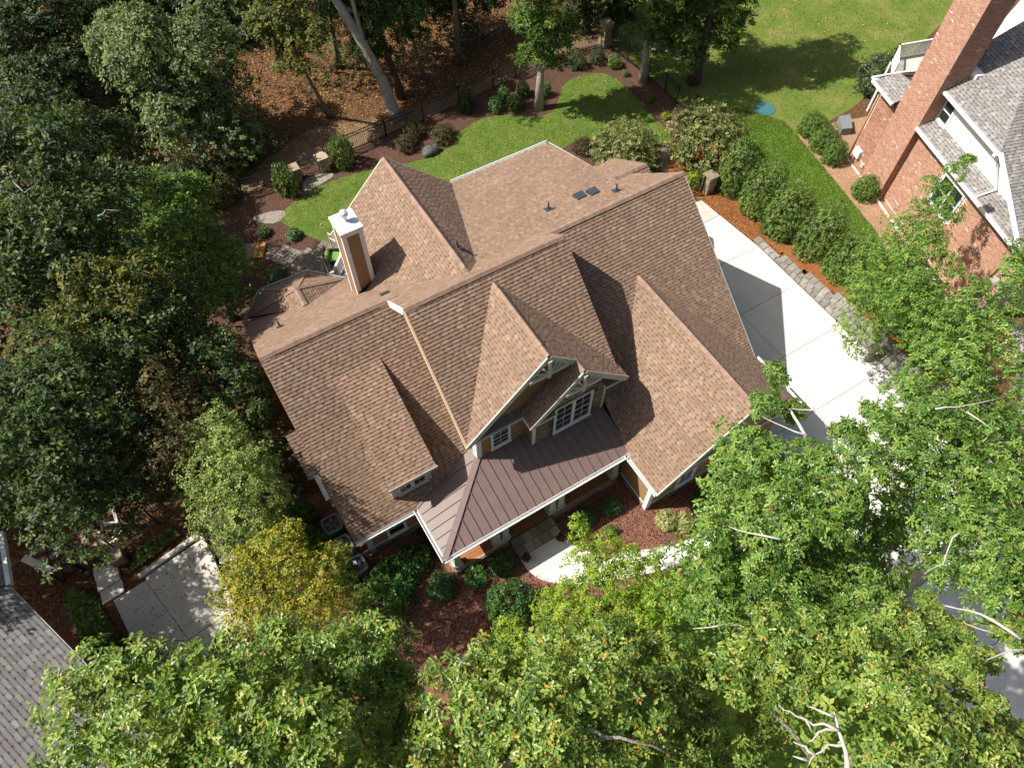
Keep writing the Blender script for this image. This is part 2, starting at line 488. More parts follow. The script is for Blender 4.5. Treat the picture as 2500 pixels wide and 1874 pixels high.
def crown_mesh(name, lobes, leaf, size, dens, pal, mat, per=7, squash=0.85, under=True, spread=0.75, spike=0.0, seed=0, lump=0.25, down=-0.35, accent=None, tilt=0.25, mess=1.0, sprigs=0.24, sub=0):
    """leaf rosettes on the lumpy shells of many overlapping lobes; every rosette faces outwards and up"""
    g = np.random.default_rng(seed)
    lobes = np.array(lobes, float)
    if sub:                                              # every bough breaks up into smaller leafy clumps with gaps between them
        S = []
        for x, y, z, r in lobes:
            for k in range(sub):
                d = g.normal(size=3)
                d[2] = abs(d[2]) * 1.1 - 0.25
                d /= np.linalg.norm(d)
                q = 0.70 * r * (0.75 + 0.35 * g.random())
                S.append((x + d[0] * q, y + d[1] * q, z + d[2] * q * squash, r * g.uniform(0.32, 0.50)))
        lobes = np.array(S)
    if under:                                            # lower foliage carried beneath the sunlit lobes
        u = lobes.copy()
        u[:, 2] -= u[:, 3] * 1.3
        u[:, :2] += g.normal(0, 0.3, (len(u), 2)) * u[:, 3:4]
        u[:, 3] *= 1.1
        lobes_all = np.concatenate([lobes, u])
        w = np.concatenate([np.ones(len(lobes)), np.full(len(u), 0.42)])
    else:
        lobes_all, w = lobes, np.ones(len(lobes))
    PS, AX = [], []
    for (x, y, z, r), wi in zip(lobes_all, w):
        n = max(12, int(dens * wi * r * r))
        d = normed(g.normal(size=(n * 2, 3)))
        d = d[d[:, 2] > down][:n]
        # lumps: a few random bumps swell the shell, the rest sinks in
        b = normed(g.normal(size=(15, 3)))
        bump = np.max(d @ b.T, axis=1)
        sprig = np.where(g.random(len(d)) < 0.5, np.clip((bump - 0.90) / 0.10, 0, 1), 0)
        rad = r * (1 - lump + lump * 1.45 * np.clip((bump - 0.62) / 0.36, 0, 1) + sprigs * sprig * (0.4 + 0.6 * g.random(len(d)))) * (1 - 0.45 * g.random(len(d)) ** 2.2)
        p = np.array([x, y, z]) + d * rad[:, None] * np.array([1, 1, squash])
        keep = np.ones(len(p), bool)
        for (x2, y2, z2, r2) in lobes_all:
            if (x2 - x) ** 2 + (y2 - y) ** 2 + (z2 - z) ** 2 > (r + r2) ** 2 or (x2 == x and y2 == y and z2 == z): continue
            q = (p - np.array([x2, y2, z2])) / np.array([1, 1, squash])
            keep &= (np.sum(q * q, 1) > (0.62 * r2) ** 2)
        PS.append(p[keep])
        AX.append(d[keep])
    P = np.concatenate(PS)
    A = normed(np.concatenate(AX) * 0.8 + np.array([0, 0, 0.65]) + g.normal(0, 0.28 * mess, (len(P), 3)))
    n = len(P)
    # frame of every rosette
    ref = normed(g.normal(size=(n, 3)))
    U = normed(np.cross(A, ref))
    V = np.cross(A, U)
    ph = (np.arange(per)[None, :] / per + g.random((n, 1))) * 2 * math.pi + g.normal(0, 0.25, (n, per))
    el = g.normal(tilt, 0.35 * mess, (n, per))
    rd = np.cos(ph)[..., None] * U[:, None, :] + np.sin(ph)[..., None] * V[:, None, :]
    D = np.cos(el)[..., None] * rd + np.sin(el)[..., None] * A[:, None, :]
    D[..., 2] -= 0.12
    Nn = A[:, None, :] * np.cos(el)[..., None] - rd * np.sin(el)[..., None] + g.normal(0, 0.22 * mess, (n, per, 3))
    L = size * g.uniform(0.65, 1.2, (n, per))
    Pp = P[:, None, :] + rd * (size * spread * 0.35 * g.random((n, per, 1))) + A[:, None, :] * (size * 0.5 * g.normal(0, 0.6, (n, per, 1)))
    pal = np.array(pal)
    mix = np.clip(0.5 + 0.36 * g.normal(size=(n, 1)) + 0.24 * g.normal(size=(n, per)), 0, 0.999) * (len(pal) - 1)
    i0 = mix.astype(int)
    fr = (mix - i0)[..., None]
    C = pal[i0] * (1 - fr) + pal[np.minimum(i0 + 1, len(pal) - 1)] * fr
    C *= g.uniform(0.82, 1.18, (n, per, 1))
    if accent is not None:                               # tips that have already turned
        col, share = accent
        hit = (g.random((n, per)) < share * (0.35 + 1.3 * (g.random((n, 1)) < 0.4)))
        C = np.where(hit[..., None], np.array(col) * g.uniform(0.75, 1.2, (n, per, 1)), C)
        L = np.where(hit, L * 0.72, L)
    return leaf_mesh(name, Pp.reshape(-1, 3), normed(D.reshape(-1, 3)), normed(Nn.reshape(-1, 3)), L.ravel(), np.clip(C.reshape(-1, 3), 0.004, 0.9), mat, leaf)


PAL = {
    'oak': [(0.030, 0.060, 0.012), (0.055, 0.105, 0.020), (0.085, 0.135, 0.030), (0.125, 0.165, 0.040)],
    'oak_yellow': [(0.040, 0.070, 0.012), (0.075, 0.118, 0.022), (0.120, 0.150, 0.030), (0.185, 0.175, 0.035)],
    'oak_deep': [(0.025, 0.058, 0.014), (0.045, 0.095, 0.020), (0.070, 0.130, 0.028), (0.10, 0.155, 0.035)],
    'maple': [(0.050, 0.095, 0.008), (0.085, 0.150, 0.010), (0.130, 0.190, 0.016), (0.20, 0.22, 0.03)],
    'gold': [(0.05, 0.085, 0.010), (0.115, 0.145, 0.014), (0.20, 0.195, 0.02), (0.30, 0.23, 0.03)],
    'pale': [(0.042, 0.066, 0.016), (0.075, 0.105, 0.026), (0.115, 0.145, 0.038), (0.165, 0.19, 0.052)],
    'greygreen': [(0.030, 0.048, 0.018), (0.054, 0.078, 0.030), (0.090, 0.115, 0.046), (0.13, 0.152, 0.065)],
    'dark': [(0.012, 0.026, 0.010), (0.022, 0.042, 0.014), (0.036, 0.060, 0.018), (0.075, 0.085, 0.022)],
    'teal': [(0.013, 0.026, 0.008), (0.024, 0.044, 0.0125), (0.041, 0.066, 0.018), (0.072, 0.098, 0.024)],
    'green': [(0.020, 0.044, 0.008), (0.038, 0.076, 0.012), (0.061, 0.104, 0.017), (0.094, 0.132, 0.022)],
    'yellowgreen': [(0.026, 0.042, 0.010), (0.048, 0.070, 0.014), (0.085, 0.095, 0.018), (0.15, 0.13, 0.025)],
    'olive': [(0.030, 0.030, 0.012), (0.050, 0.050, 0.018), (0.075, 0.070, 0.022), (0.12, 0.075, 0.03)],
    'holly': [(0.017, 0.036, 0.008), (0.031, 0.058, 0.010), (0.051, 0.082, 0.014), (0.084, 0.112, 0.020)],
    'variegated': [(0.11, 0.15, 0.04), (0.20, 0.22, 0.075), (0.32, 0.32, 0.14), (0.40, 0.38, 0.18)],
    'box': [(0.012, 0.036, 0.008), (0.022, 0.058, 0.011), (0.036, 0.082, 0.015), (0.055, 0.10, 0.02)],
    'viburnum': [(0.030, 0.042, 0.012), (0.055, 0.075, 0.018), (0.10, 0.12, 0.03), (0.22, 0.20, 0.09)],
    'laurel': [(0.016, 0.060, 0.010), (0.032, 0.105, 0.014), (0.055, 0.155, 0.02), (0.10, 0.20, 0.035)],
    'abelia': [(0.05, 0.030, 0.018), (0.085, 0.048, 0.024), (0.11, 0.075, 0.03), (0.07, 0.09, 0.03)],
}

PALK = {'maple': 1.8, 'gold': 1.5, 'pale': 2.1, 'greygreen': 2.0, 'green': 1.95, 'holly': 2.3, 'viburnum': 1.8, 'box': 1.8, 'yellowgreen': 1.5, 'olive': 1.4, 'teal': 1.75, 'dark': 1.55, 'laurel': 1.3, 'variegated': 1.35}
for _k, _m in PALK.items(): PAL[_k] = [tuple(c * _m for c in q) for q in PAL[_k]]
for _k, _m in (('oak', (2.6, 2.3, 1.9)), ('oak_yellow', (2.3, 2.1, 2.6)), ('oak_deep', (2.5, 2.25, 1.8))): PAL[_k] = [tuple(a * b for a, b in zip(q, _m)) for q in PAL[_k]]


def limb_path(a, b, g, sag=0.12, n=5):
    a, b = np.array(a, float), np.array(b, float)
    out = []
    ln = np.linalg.norm(b - a)
    off = g.normal(0, sag * ln * 0.35, 3)
    for i in range(n):
        t = i / (n - 1)
        out.append(a + (b - a) * t + off * math.sin(math.pi * t) + np.array([0, 0, ln * 0.06 * math.sin(math.pi * t)]))
    return out


def tree(name, label, base, lobes, pal, leaf='diamond', size=0.17, dens=85, r0=0.2, bark='bark_dark', group=None, seed=0, mat='leaf', top=None,
         trunk=None, nlimb=7, cat='tree', low=None, low_q=.72, **kw):
    g = np.random.default_rng(seed + 500)
    t = Thing(name, label, cat, (base[0], base[1], 0), group)
    L = np.array(lobes, float)
    o = t.loc
    me = crown_mesh('crown', L - np.array([o[0], o[1], 0, 0]), leaf, size, dens, PAL[pal], MT[mat], seed=seed, **kw)
    link('crown', me, t)
    if low:                                              # shaded inner foliage further down
        U = []
        cen = L[:, :2].mean(0)
        far = np.linalg.norm(L[:, :2] - cen, axis=1)
        for (x, y, z, r), fd in zip(lobes, far):
            if fd > np.quantile(far, low_q): continue
            for dz, k in ((1.3, 1.05), (2.5, 1.05)):
                U.append((x - o[0] + g.normal(0, .35) * r, y - o[1] + g.normal(0, .35) * r, z - dz * max(r, .7), r * k))
        link('lower_crown', crown_mesh('lower_crown', U, 'diamond', min(.17, size), low, PAL[pal], MT['leaf'], per=7, under=False, seed=seed + 900, lump=.3, tilt=.2), t)
    c = L[:, :3].mean(0)
    if top is None:
        top = (0.55 * c[0] + 0.45 * base[0], 0.55 * c[1] + 0.45 * base[1], c[2] - 0.2 * L[:, 3].mean())
    if trunk is None:
        trunk = limb_path((base[0], base[1], -0.05), top, g, 0.05, 6)
    n = len(trunk)
    rad = [r0 * (1.35 if i == 0 else 1.0) * (1 - 0.62 * i / (n - 1)) for i in range(n)]
    MB().tube(trunk, rad, 10).build('trunk', MT[bark], t, smooth=True)
    idx = np.argsort(-L[:, 3])[:nlimb]
    for k in idx:
        h = 0.45 + 0.5 * g.random()
        p = trunk[max(1, min(n - 1, int(round(h * (n - 1)))))]
        e = L[k, :3] - np.array([0, 0, 0.1 * L[k, 3]])
        ln = np.linalg.norm(e - np.array(p))
        if ln < 0.4: continue
        rr = max(0.03, r0 * 0.36)
        MB().tube(limb_path(p, e, g), [rr, rr * .8, rr * .6, rr * .4, rr * .18], 6, False).build('limb', MT[bark], t, smooth=True)
    return t


_shrub_cache = {}


def shrub(name, label, x, y, r, h, pal, leaf='oval', size=0.07, dens=None, group=None, mat='leaf_glossy', key=None, cat='shrub', z=0.0, seed=None, squash=None, loose=0.0, per=6, lump=0.16, stem=True, accent=None, smooth=False):
    """rounded shrub: leafy shell (shared between alike shrubs) on a short stem"""
    key = key or name
    if key not in _shrub_cache:
        sd = len(_shrub_cache) + 40
        g = np.random.default_rng(sd)
        lobes = [(0, 0, 0.52, 0.88)]
        for k in range(9):
            a = 2 * math.pi * (k + g.random()) / 9
            q = 0.40 + 0.15 * g.random()
            lobes.append((q * math.cos(a), q * math.sin(a), 0.30 + 0.45 * g.random(), (0.42 + 0.16 * g.random()) * (1 + loose)))
        if smooth: lobes = [(0, 0, .62, .94), (.1, .05, .34, .90), (-.08, -.08, .3, .88)]
        d = dens or (4.6 if smooth else 4.6) / (size / r) ** 2
        _shrub_cache[key] = crown_mesh('foliage', lobes, leaf, size / r, d, PAL[pal], MT[mat], per=per, squash=1.0, under=False, seed=sd, lump=lump + loose * 0.3, down=-0.75, accent=accent, sprigs=0.04 if smooth else 0.3, mess=0.75 if smooth else 1.0)
    t = Thing(name, label, cat, (x, y, z), group)
    f = link('foliage', _shrub_cache[key], t)
    f.scale = (r, r, h / 1.4)
    f.rotation_euler = (0, 0, random.random() * 6.28)
    if stem:
        MB().tube([(x, y, z - 0.03), (x, y, z + 0.25 * h), (x + 0.02, y, z + 0.5 * h)], [0.06, 0.05, 0.03], 6).build('stem', MT['bark_dark'], t)
    return t


def scatter(name, poly, n, size, cols, mat, kind='diamond', z=0.02, flat=True, seed=1, label=None, avoid=()):
    """loose leaves or grass blades lying over a ground polygon: one object of stuff"""
    g = np.random.default_rng(seed)
    P = np.array(poly)
    lo, hi = P.min(0), P.max(0)
    x = g.uniform(lo[0], hi[0], n * 3)
    y = g.uniform(lo[1], hi[1], n * 3)
    ok = inside(poly, x, y)
    for a in avoid: ok &= ~inside(a, x, y)
    x, y = x[ok][:n], y[ok][:n]
    m = len(x)
    pos = np.stack([x, y, np.full(m, z) + 0.02 * g.random(m)], 1)
    ang = g.uniform(0, 6.283, m)
    D = np.stack([np.cos(ang), np.sin(ang), g.normal(0.1, 0.25, m)], 1)
    Nn = np.stack([g.normal(0, 0.35, m), g.normal(0, 0.35, m), np.ones(m)], 1)
    if not flat:
        D = np.stack([0.5 * np.cos(ang), 0.5 * np.sin(ang), np.ones(m)], 1)
        Nn = np.stack([np.sin(ang), -np.cos(ang), np.zeros(m)], 1)
    c = np.array(cols)[g.integers(0, len(cols), m)] * g.uniform(0.7, 1.25, (m, 1))
    o = link(name, leaf_mesh(name, pos, normed(D), normed(Nn), size * g.uniform(0.6, 1.3, m), c, MT[mat], kind))
    return tag(o, label, None, None, 'stuff')

# ------------------------------------------------------------------ ground
ground_sheet('ground', [(-150, -120), (220, -120), (220, 260), (-150, 260)], 0.0, MT['woodfloor'])
LAWN_A = smooth_poly([(5.51, 28.15), (4.69, 29.35), (3.55, 31.49), (4.10, 32.08), (5.36, 32.57), (6.93, 32.86), (8.45, 32.81), (9.83, 32.50), (11.83, 31.90), (13.18, 31.65), (14.46, 32.01), (15.67, 32.62),
          (17.16, 33.10), (18.32, 32.98), (19.61, 32.38), (20.56, 31.48), (21.67, 31.21), (22.74, 32.01), (23.63, 33.14), (24.87, 33.52), (26.61, 33.12), (27.18, 32.11), (27.17, 30.21), (26.86, 28.60),
          (26.97, 26.93), (26.83, 25.65), (26.32, 25.14), (25.17, 25.83), (24.07, 26.76), (22.28, 28.24), (20.49, 28.34), (17, 26), (12, 25.5), (8, 26.2)])
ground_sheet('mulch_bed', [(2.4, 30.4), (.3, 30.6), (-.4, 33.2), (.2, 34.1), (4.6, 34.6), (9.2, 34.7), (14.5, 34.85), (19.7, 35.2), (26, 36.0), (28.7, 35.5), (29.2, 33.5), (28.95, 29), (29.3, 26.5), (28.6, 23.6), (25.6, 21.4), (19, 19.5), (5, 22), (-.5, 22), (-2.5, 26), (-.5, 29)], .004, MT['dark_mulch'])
ground_sheet('lawn', LAWN_A, .010, MT['lawn'])
ground_sheet('dirt_strip', [(-2, 34.2), (.2, 34.2), (4.6, 34.7), (9.2, 34.8), (14.5, 34.95), (19.7, 35.3), (26, 36.1), (28.7, 35.6), (30, 37.5), (26, 37.6), (19, 36.6), (13, 36.3), (8, 37.8), (4, 36.2), (0, 36.0)], .006, MT['dirt'])
ground_sheet('side_lawn', [(28.75, 35.4), (29.25, 33.5), (29.0, 29), (29.4, 26.8), (29.6, 24.2), (28.9, 21.5), (28.6, 18), (28.7, 14), (29.0, 11), (29.5, 8), (30.6, 11.6), (31.58, 13.45), (32.17, 16.09), (32.67, 18.36), (33.22, 21.09), (33.58, 21.88), (35.4, 21.6), (38.5, 21.9),
                           (46, 24), (60, 28), (80, 40), (80, 60), (40, 62), (31, 45)], .005, MT['lawn_dry'])
ground_sheet('side_lawn', [(29.3, 26.5), (29.6, 24.2), (28.9, 21.5), (28.6, 18), (28.7, 14), (29.0, 11), (29.5, 8), (30.6, 11.6), (31.58, 13.45), (32.17, 16.09), (32.67, 18.36), (33.22, 21.09), (33.45, 22.2), (33.0, 23.6), (32.2, 23.3), (31.6, 24.6), (30.8, 24.2), (30.3, 25.9)], .009, MT['lawn_green'])
ground_sheet('stone_path', [(30.3, 36.2), (30.75, 33.6), (32.3, 31.3), (33.2, 31.2), (32.7, 32.6), (31.4, 34.2), (31.0, 36.4)], .013, MT['gravel'])
ground_sheet('neighbour_bed', [(33.58, 21.95), (33.22, 21.09), (32.67, 18.36), (32.17, 16.09), (31.58, 13.45), (30.6, 11.6), (29.5, 8), (33, 8), (34.3, 15), (35.2, 18.5), (35.6, 21.5)], .012, MT['pale_mulch'])
ground_sheet('pine_straw_bed', [(24.4, 21.5), (24.9, 20.4), (25.05, 19.1), (25.45, 15.8), (25.5, 5), (29.5, 5), (29.0, 11), (28.7, 14), (28.6, 18), (28.9, 21.5), (28.3, 24.5), (26.8, 25.2), (24.5, 24)], .011, MT['straw'])
ground_sheet('front_bed', smooth_poly([(-1.5, 11), (-1, 5), (2.0, 2.2), (6.5, 4.2), (9, 4.3), (11.5, 3.6), (14.5, 4.2), (18.2, 5.5), (18.0, 8), (11, 9), (10.8, 8.7), (2, 9), (2, 11.5), (-.5, 15), (-2.2, 15.5)], 1), .008, MT['mulch'])
ground_sheet('front_lawn', smooth_poly([(7.6, 4.9), (10.44, 4.15), (14, 3.9), (18.1, 3.6), (17.5, .5), (16.0, -2.7), (15, -9), (4, -9), (3.2, .8), (5.5, 3.5)], 1), .007, MT['lawn_green'])
# back terrace path of the side garden
ground_sheet('garden_path', [(24.3, 23.4), (24.75, 23.4), (26.1, 24.8), (25.6, 25.2)], .016, MT['flag'])

# driveway: concrete slabs with open joints
drive = Thing('driveway', None, None, (21.5, 8, 0))
tag(drive.o, 'pale concrete driveway of square slabs beside the garage', None, None, 'structure')


def slab(poly, parent, mat='concrete', z0=.0, z1=.022, name='slab'):
    MB().prism(poly, z0, z1).build(name, MT[mat], parent)


rows = [3.75, 6.85, 9.88, 12.98, 16.06]
j = .012
for a, b in zip(rows[:-1], rows[1:]):
    slab([(17.75, a + j), (21.45 - j, a + j), (21.45 - j, b - j), (17.75, b - j)], drive)
    slab([(21.45 + j, a + j), (25.28, a + j), (25.28, b - j), (21.45 + j, b - j)], drive)
slab([(17.75, 16.06 + j), (21.45 - j, 16.06 + j), (21.45 - j, 19.3), (17.75, 19.3)], drive)
slab([(21.45 + j, 16.06 + j), (25.28, 16.06 + j), (25.0, 18.95), (21.45 + j, 18.95)], drive)
for poly in ([(21.45, 18.98), (24.99, 18.98), (24.87, 20.4), (24.5, 20.45), (23.2, 20.2), (21.45, 20.2)],):
    slab(poly, drive, 'old_concrete', 0, .024)
curve = [((25.28, 3.73), (17.9, 3.73)), ((24.6, .6), (17.6, .7)), ((22.8, -2.2), (16.9, -1.8)), ((20.6, -4.6), (15.9, -4.6)), ((18.6, -7.2), (14.6, -7.4)), ((16, -11), (12, -11))]
for (r0, l0), (r1, l1) in zip(curve[:-1], curve[1:]):
    m0, m1 = tuple((np.array(r0) + l0) / 2), tuple((np.array(r1) + l1) / 2)
    e = .012
    slab([(l1[0], l1[1] + e), (m1[0] - e, m1[1] + e), (m0[0] - e, m0[1] - e), (l0[0], l0[1] - e)], drive)
    slab([(m1[0] + e, m1[1] + e), (r1[0], r1[1] + e), (r0[0], r0[1] - e), (m0[0] + e, m0[1] - e)], drive)
# front walk
walk = Thing('front_walk', None, None, (7, 6.5, 0))
tag(walk.o, 'curved pale concrete walk from the porch steps', None, None, 'structure')
slab([(5.12, 7.98), (5.12, 7.45), (5.25, 7.0), (7.5, 7.0), (7.2, 7.7), (7.2, 7.98)], walk)
slab([(5.26, 6.985), (5.45, 6.7), (5.8, 6.35), (6.4, 5.9), (7.95, 5.2), (8.5, 6.15), (7.9, 6.55), (7.5, 6.985)], walk)
slab([(7.97, 5.19), (10.40, 4.30), (10.98, 5.1), (8.52, 6.14)], walk)
slab([(10.42, 4.29), (13.5, 3.75), (13.9, 4.65), (11.0, 5.09)], walk)
slab([(13.52, 3.74), (17.7, 3.55), (17.9, 4.5), (13.92, 4.64)], walk)

# driveway of the house on the left
ld = Thing('side_driveway', None, None, (-7.5, 13, 0))
tag(ld.o, 'weathered grey concrete parking pad below the woods', None, None, 'structure')
slab([(-9.94, 15.06), (-9.72, 13.0), (-7.83, 12.0), (-8.62, 15.2)], ld, 'old_concrete')
slab([(-9.71, 12.98), (-9.55, 11.3), (-9.3, 9.4), (-7.1, 9.2), (-7.82, 11.97)], ld, 'old_concrete')
slab([(-8.60, 15.21), (-7.81, 12.01), (-5.78, 12.2), (-5.84, 15.25), (-6.02, 15.72), (-8.5, 15.36)], ld, 'old_concrete')
slab([(-7.80, 11.98), (-7.08, 9.2), (-5.6, 9.0), (-5.77, 12.17)], ld, 'old_concrete')
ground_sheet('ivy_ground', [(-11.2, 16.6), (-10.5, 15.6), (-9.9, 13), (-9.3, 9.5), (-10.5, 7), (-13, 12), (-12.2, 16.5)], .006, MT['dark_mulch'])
MB_k = MB()
MB_k.bar((-8.75, 15.45, .09), (-6.0, 15.95, .09), .2, .18)
MB_k.bar((-5.98, 15.9, .09), (-5.82, 12.2, .09), .14, .16)
single('kerb', MB_k, MT['old_concrete'], 'low weathered concrete kerb round the parking pad', 'kerb')

# stamped terrace behind the house
ter = Thing('terrace', None, None, (3.5, 28, 0))
tag(ter.o, 'curved terrace of brown stamped pavers behind the house', None, None, 'structure')
TERR = smooth_poly([(2.37, 30.24), (2.78, 29.89), (3.26, 29.35), (4.02, 28.68), (4.36, 28.58), (4.97, 28.61), (5.55, 28.57), (6.6, 28.0), (7.5, 26.2), (6.5, 23.2), (3.4, 24.4), (2.84, 27.30), (2.80, 27.70), (2.63, 28.20), (2.24, 28.92), (1.83, 29.37)], 1)
gx = np.arange(1.6, 7.7, .42)
gy = np.arange(23.0, 30.4, .42)
g = .012
for i, x in enumerate(gx):
    for k, y in enumerate(gy):
        # turned 30 degrees
        cx, cy = 4.5 + (x - 4.5) * .87 - (y - 27) * .5, 27 + (x - 4.5) * .5 + (y - 27) * .87
        if inside(TERR, np.array([cx]), np.array([cy]))[0]:
            h = .21 - g
            zt = .03 + random.uniform(-.003, .003)
            u, v = np.array([.87, .5, 0]) * h, np.array([-.5, .87, 0]) * h
            MB().obox((cx, cy, zt / 2), u, v, (0, 0, zt / 2)).build('paver', MT['paver'], ter)
ground_sheet('terrace_bed', TERR, .0145, MT['mortar'])
st = Thing('garden_steps', 'short flight of rust and pale stone steps beside the terrace', 'steps', (1.6, 30.1, 0))
for k, (a, b, m) in enumerate((((2.30, 30.30), (1.76, 29.36), 'rust_stone'), ((2.02, 30.46), (1.46, 29.52), 'rust_stone'), ((1.74, 30.56), (1.10, 29.62), 'flag'), ((1.44, 30.70), (.88, 29.9), 'flag'), ((1.14, 30.78), (.72, 30.1), 'flag'), ((.86, 30.86), (.5, 30.3), 'rust_stone'))):
    a, b = np.array([*a, 0]), np.array([*b, 0])
    MB().bar(a + (0, 0, .05 - .006 * k), b + (0, 0, .05 - .006 * k), .30, .12).build('step', MT[m], st)

# block retaining wall along the driveway
rw = Thing('retaining_wall', 'weathered grey block retaining wall along the driveway edge', 'wall', (25.5, 10, 0))
hmax = lambda y: 4 if y < 11.5 else (3 if y < 13.4 else (2 if y < 15 else 1))
for c in range(4):
    y = 3.2 + .15 * (c % 2)
    while y < 16.1:
        w = random.uniform(.30, .44)
        if c < hmax(y + w):
            x0 = 25.34 + c * .13 + random.uniform(-.015, .015)
            top = c == hmax(y + w) - 1
            dp = .34 if top else .26
            z0 = c * .19
            q = random.uniform(.005, .03)
            MB().hexa([(x0 - .0, y + .012, z0), (x0 + dp, y + .012, z0), (x0 + dp, y + w - .012, z0), (x0 - .0, y + w - .012, z0),
                       (x0 + q, y + .02, z0 + .178), (x0 + dp, y + .014, z0 + .18), (x0 + dp, y + w - .014, z0 + .18), (x0 + q, y + w - .02, z0 + .176)]).build('block', MT['block'], rw)
        y += w
bm = MB()
for a, b in ((3, 11.5), (11.5, 13.4), (13.4, 15), (15, 16.1)):
    h0, h1 = hmax(a) * .19 - .04, hmax(b - .1) * .19 - .04
    n0 = max(0.012, h1)
    bm.face([(25.85, a, h0), (28.0, a, h0 * .7), (28.0, b, h1 * .7), (25.85, b, h1)])
    bm.face([(28.0, a, h0 * .7), (29.2, a, .013), (29.2, b, .013), (28.0, b, h1 * .7)])
tag(bm.build('raised_bed', MT['straw']), None, None, None, 'structure')

# ------------------------------------------------------------------ the house
house = Thing('house', 'tan craftsman house with brown shingle roofs, stone-faced dormer gable and bronze metal porch roof', 'house', (8.0, 14.0, 0.0))
SH_PAL = [(0.215, 0.143, 0.100), (0.236, 0.159, 0.112), (0.257, 0.172, 0.122), (0.242, 0.157, 0.108), (0.225, 0.148, 0.101), (0.275, 0.190, 0.138)]
GR_PAL = [(0.20, 0.193, 0.185), (0.235, 0.225, 0.215), (0.265, 0.253, 0.24), (0.29, 0.272, 0.258), (0.23, 0.205, 0.188)]
hero_tabs = []


def plane_frame(P):
    P = [np.array(p, float) for p in P]
    n = np.zeros(3)
    for i in range(len(P)):
        a, b = P[i], P[(i + 1) % len(P)]
        n += np.cross(a, b)
    n = unit(n)
    if n[2] < 0: n = -n
    v = unit(np.array([0, 0, 1]) - n[2] * n)
    u = np.cross(v, n)
    return P, n, u, v


def spans(poly2, b):
    xs = []
    for i in range(len(poly2)):
        a0, b0 = poly2[i]
        a1, b1 = poly2[(i + 1) % len(poly2)]
        if (b0 > b) != (b1 > b):
            xs.append(a0 + (b - b0) * (a1 - a0) / (b1 - b0))
    xs.sort()
    return [(xs[i], xs[i + 1]) for i in range(0, len(xs) - 1, 2)]


def shingle_plane(P3, parent, pal, mat, base_mat, hero=False, expo=0.138, th=0.10, name='roof', tooth=(0.13, 0.27), lift=0.030, gapk=0.96, band=0.86, notch_shade=0.42):
    P, n, u, v = plane_frame(P3)
    base = MB()
    base.slab([p - n * 0.012 for p in P], n, th)
    roof = base.build(name, base_mat, parent)
    p0 = P[0]
    poly2 = [((p - p0) @ u, (p - p0) @ v) for p in P]
    bmin, bmax = min(q[1] for q in poly2), max(q[1] for q in poly2)
    mb = MB()
    b = bmin
    row = 0
    while b < bmax - 0.02:
        b1 = min(b + expo, bmax)
        s0, s1 = spans(poly2, b + 1e-4), spans(poly2, b1 - 1e-4)
        sm = spans(poly2, (b + b1) / 2)
        for (l, r) in sm:
            if len(s0) != len(s1): s0 = s1 = sm
            L0 = [q for q in s0 if q[1] > l and q[0] < r]
            L1 = [q for q in s1 if q[1] > l and q[0] < r]
            l0, r0 = L0[0] if L0 else (l, r)
            l1, r1 = L1[0] if L1 else (l, r)
            if r - l < 0.02: continue
            x = l - random.random() * 0.3
            odd = random.random() < 0.5
            while x < r:
                w = random.uniform(*tooth) if odd else random.uniform(0.07, 0.13)
                xa, xb = max(x, l), min(x + w, r)
                if xb - xa > 0.008:
                    fa0 = l0 if xa == l else min(max(xa, l0), r0)
                    fa1 = l1 if xa == l else min(max(xa, l1), r1)
                    fb0 = r0 if xb == r else min(max(xb, l0), r0)
                    fb1 = r1 if xb == r else min(max(xb, l1), r1)
                    hb = lift if odd else lift * 0.75
                    ht = 0.003
                    c = pal[random.randrange(len(pal))]
                    k = random.uniform(0.88, 1.10) * (1.04 if odd else gapk)
                    c = (c[0] * k, c[1] * k, c[2] * k)
                    g = lambda a, bb, h: p0 + u * a + v * bb + n * h
                    A, B, C_, D_ = g(fa0, b - 0.004, hb), g(fb0, b - 0.004, hb), g(fb1, b1, ht), g(fa1, b1, ht)
                    A2, B2 = g(fa0, b - 0.004, -0.01), g(fb0, b - 0.004, -0.01)
                    C2, D2 = g(fb1, b1, -0.01), g(fa1, b1, -0.01)
                    q_ = 0.64
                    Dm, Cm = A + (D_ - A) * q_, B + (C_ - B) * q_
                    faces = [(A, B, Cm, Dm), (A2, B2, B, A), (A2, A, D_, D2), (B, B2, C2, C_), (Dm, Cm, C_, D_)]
                    bk = band if odd else notch_shade  # gap tabs get a dark dash: notch shade of the course above, as colour
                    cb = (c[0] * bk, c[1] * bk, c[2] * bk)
                    if hero and odd and xa > l and xb < r and xb - xa > 0.17:
                        m = (A + C_) / 2
                        d = m - CAM
                        hero_tabs.append(((xb - xa) * expo * abs(n @ d) / np.linalg.norm(d) ** 3, faces, (c, cb), roof))
                    else:
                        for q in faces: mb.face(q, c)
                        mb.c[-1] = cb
                x += w
                odd = not odd
        b = b1
        row += 1
    mb.build('shingles', mat, roof, None, 'stuff')
    return roof, mb


def zY(z0, y0, s): return lambda x, y: z0 + s * (y - y0)
def zX(z0, x0, s): return lambda x, y: z0 + s * (x - x0)
def lift(pts, f): return [(x, y, f(x, y)) for x, y in pts]


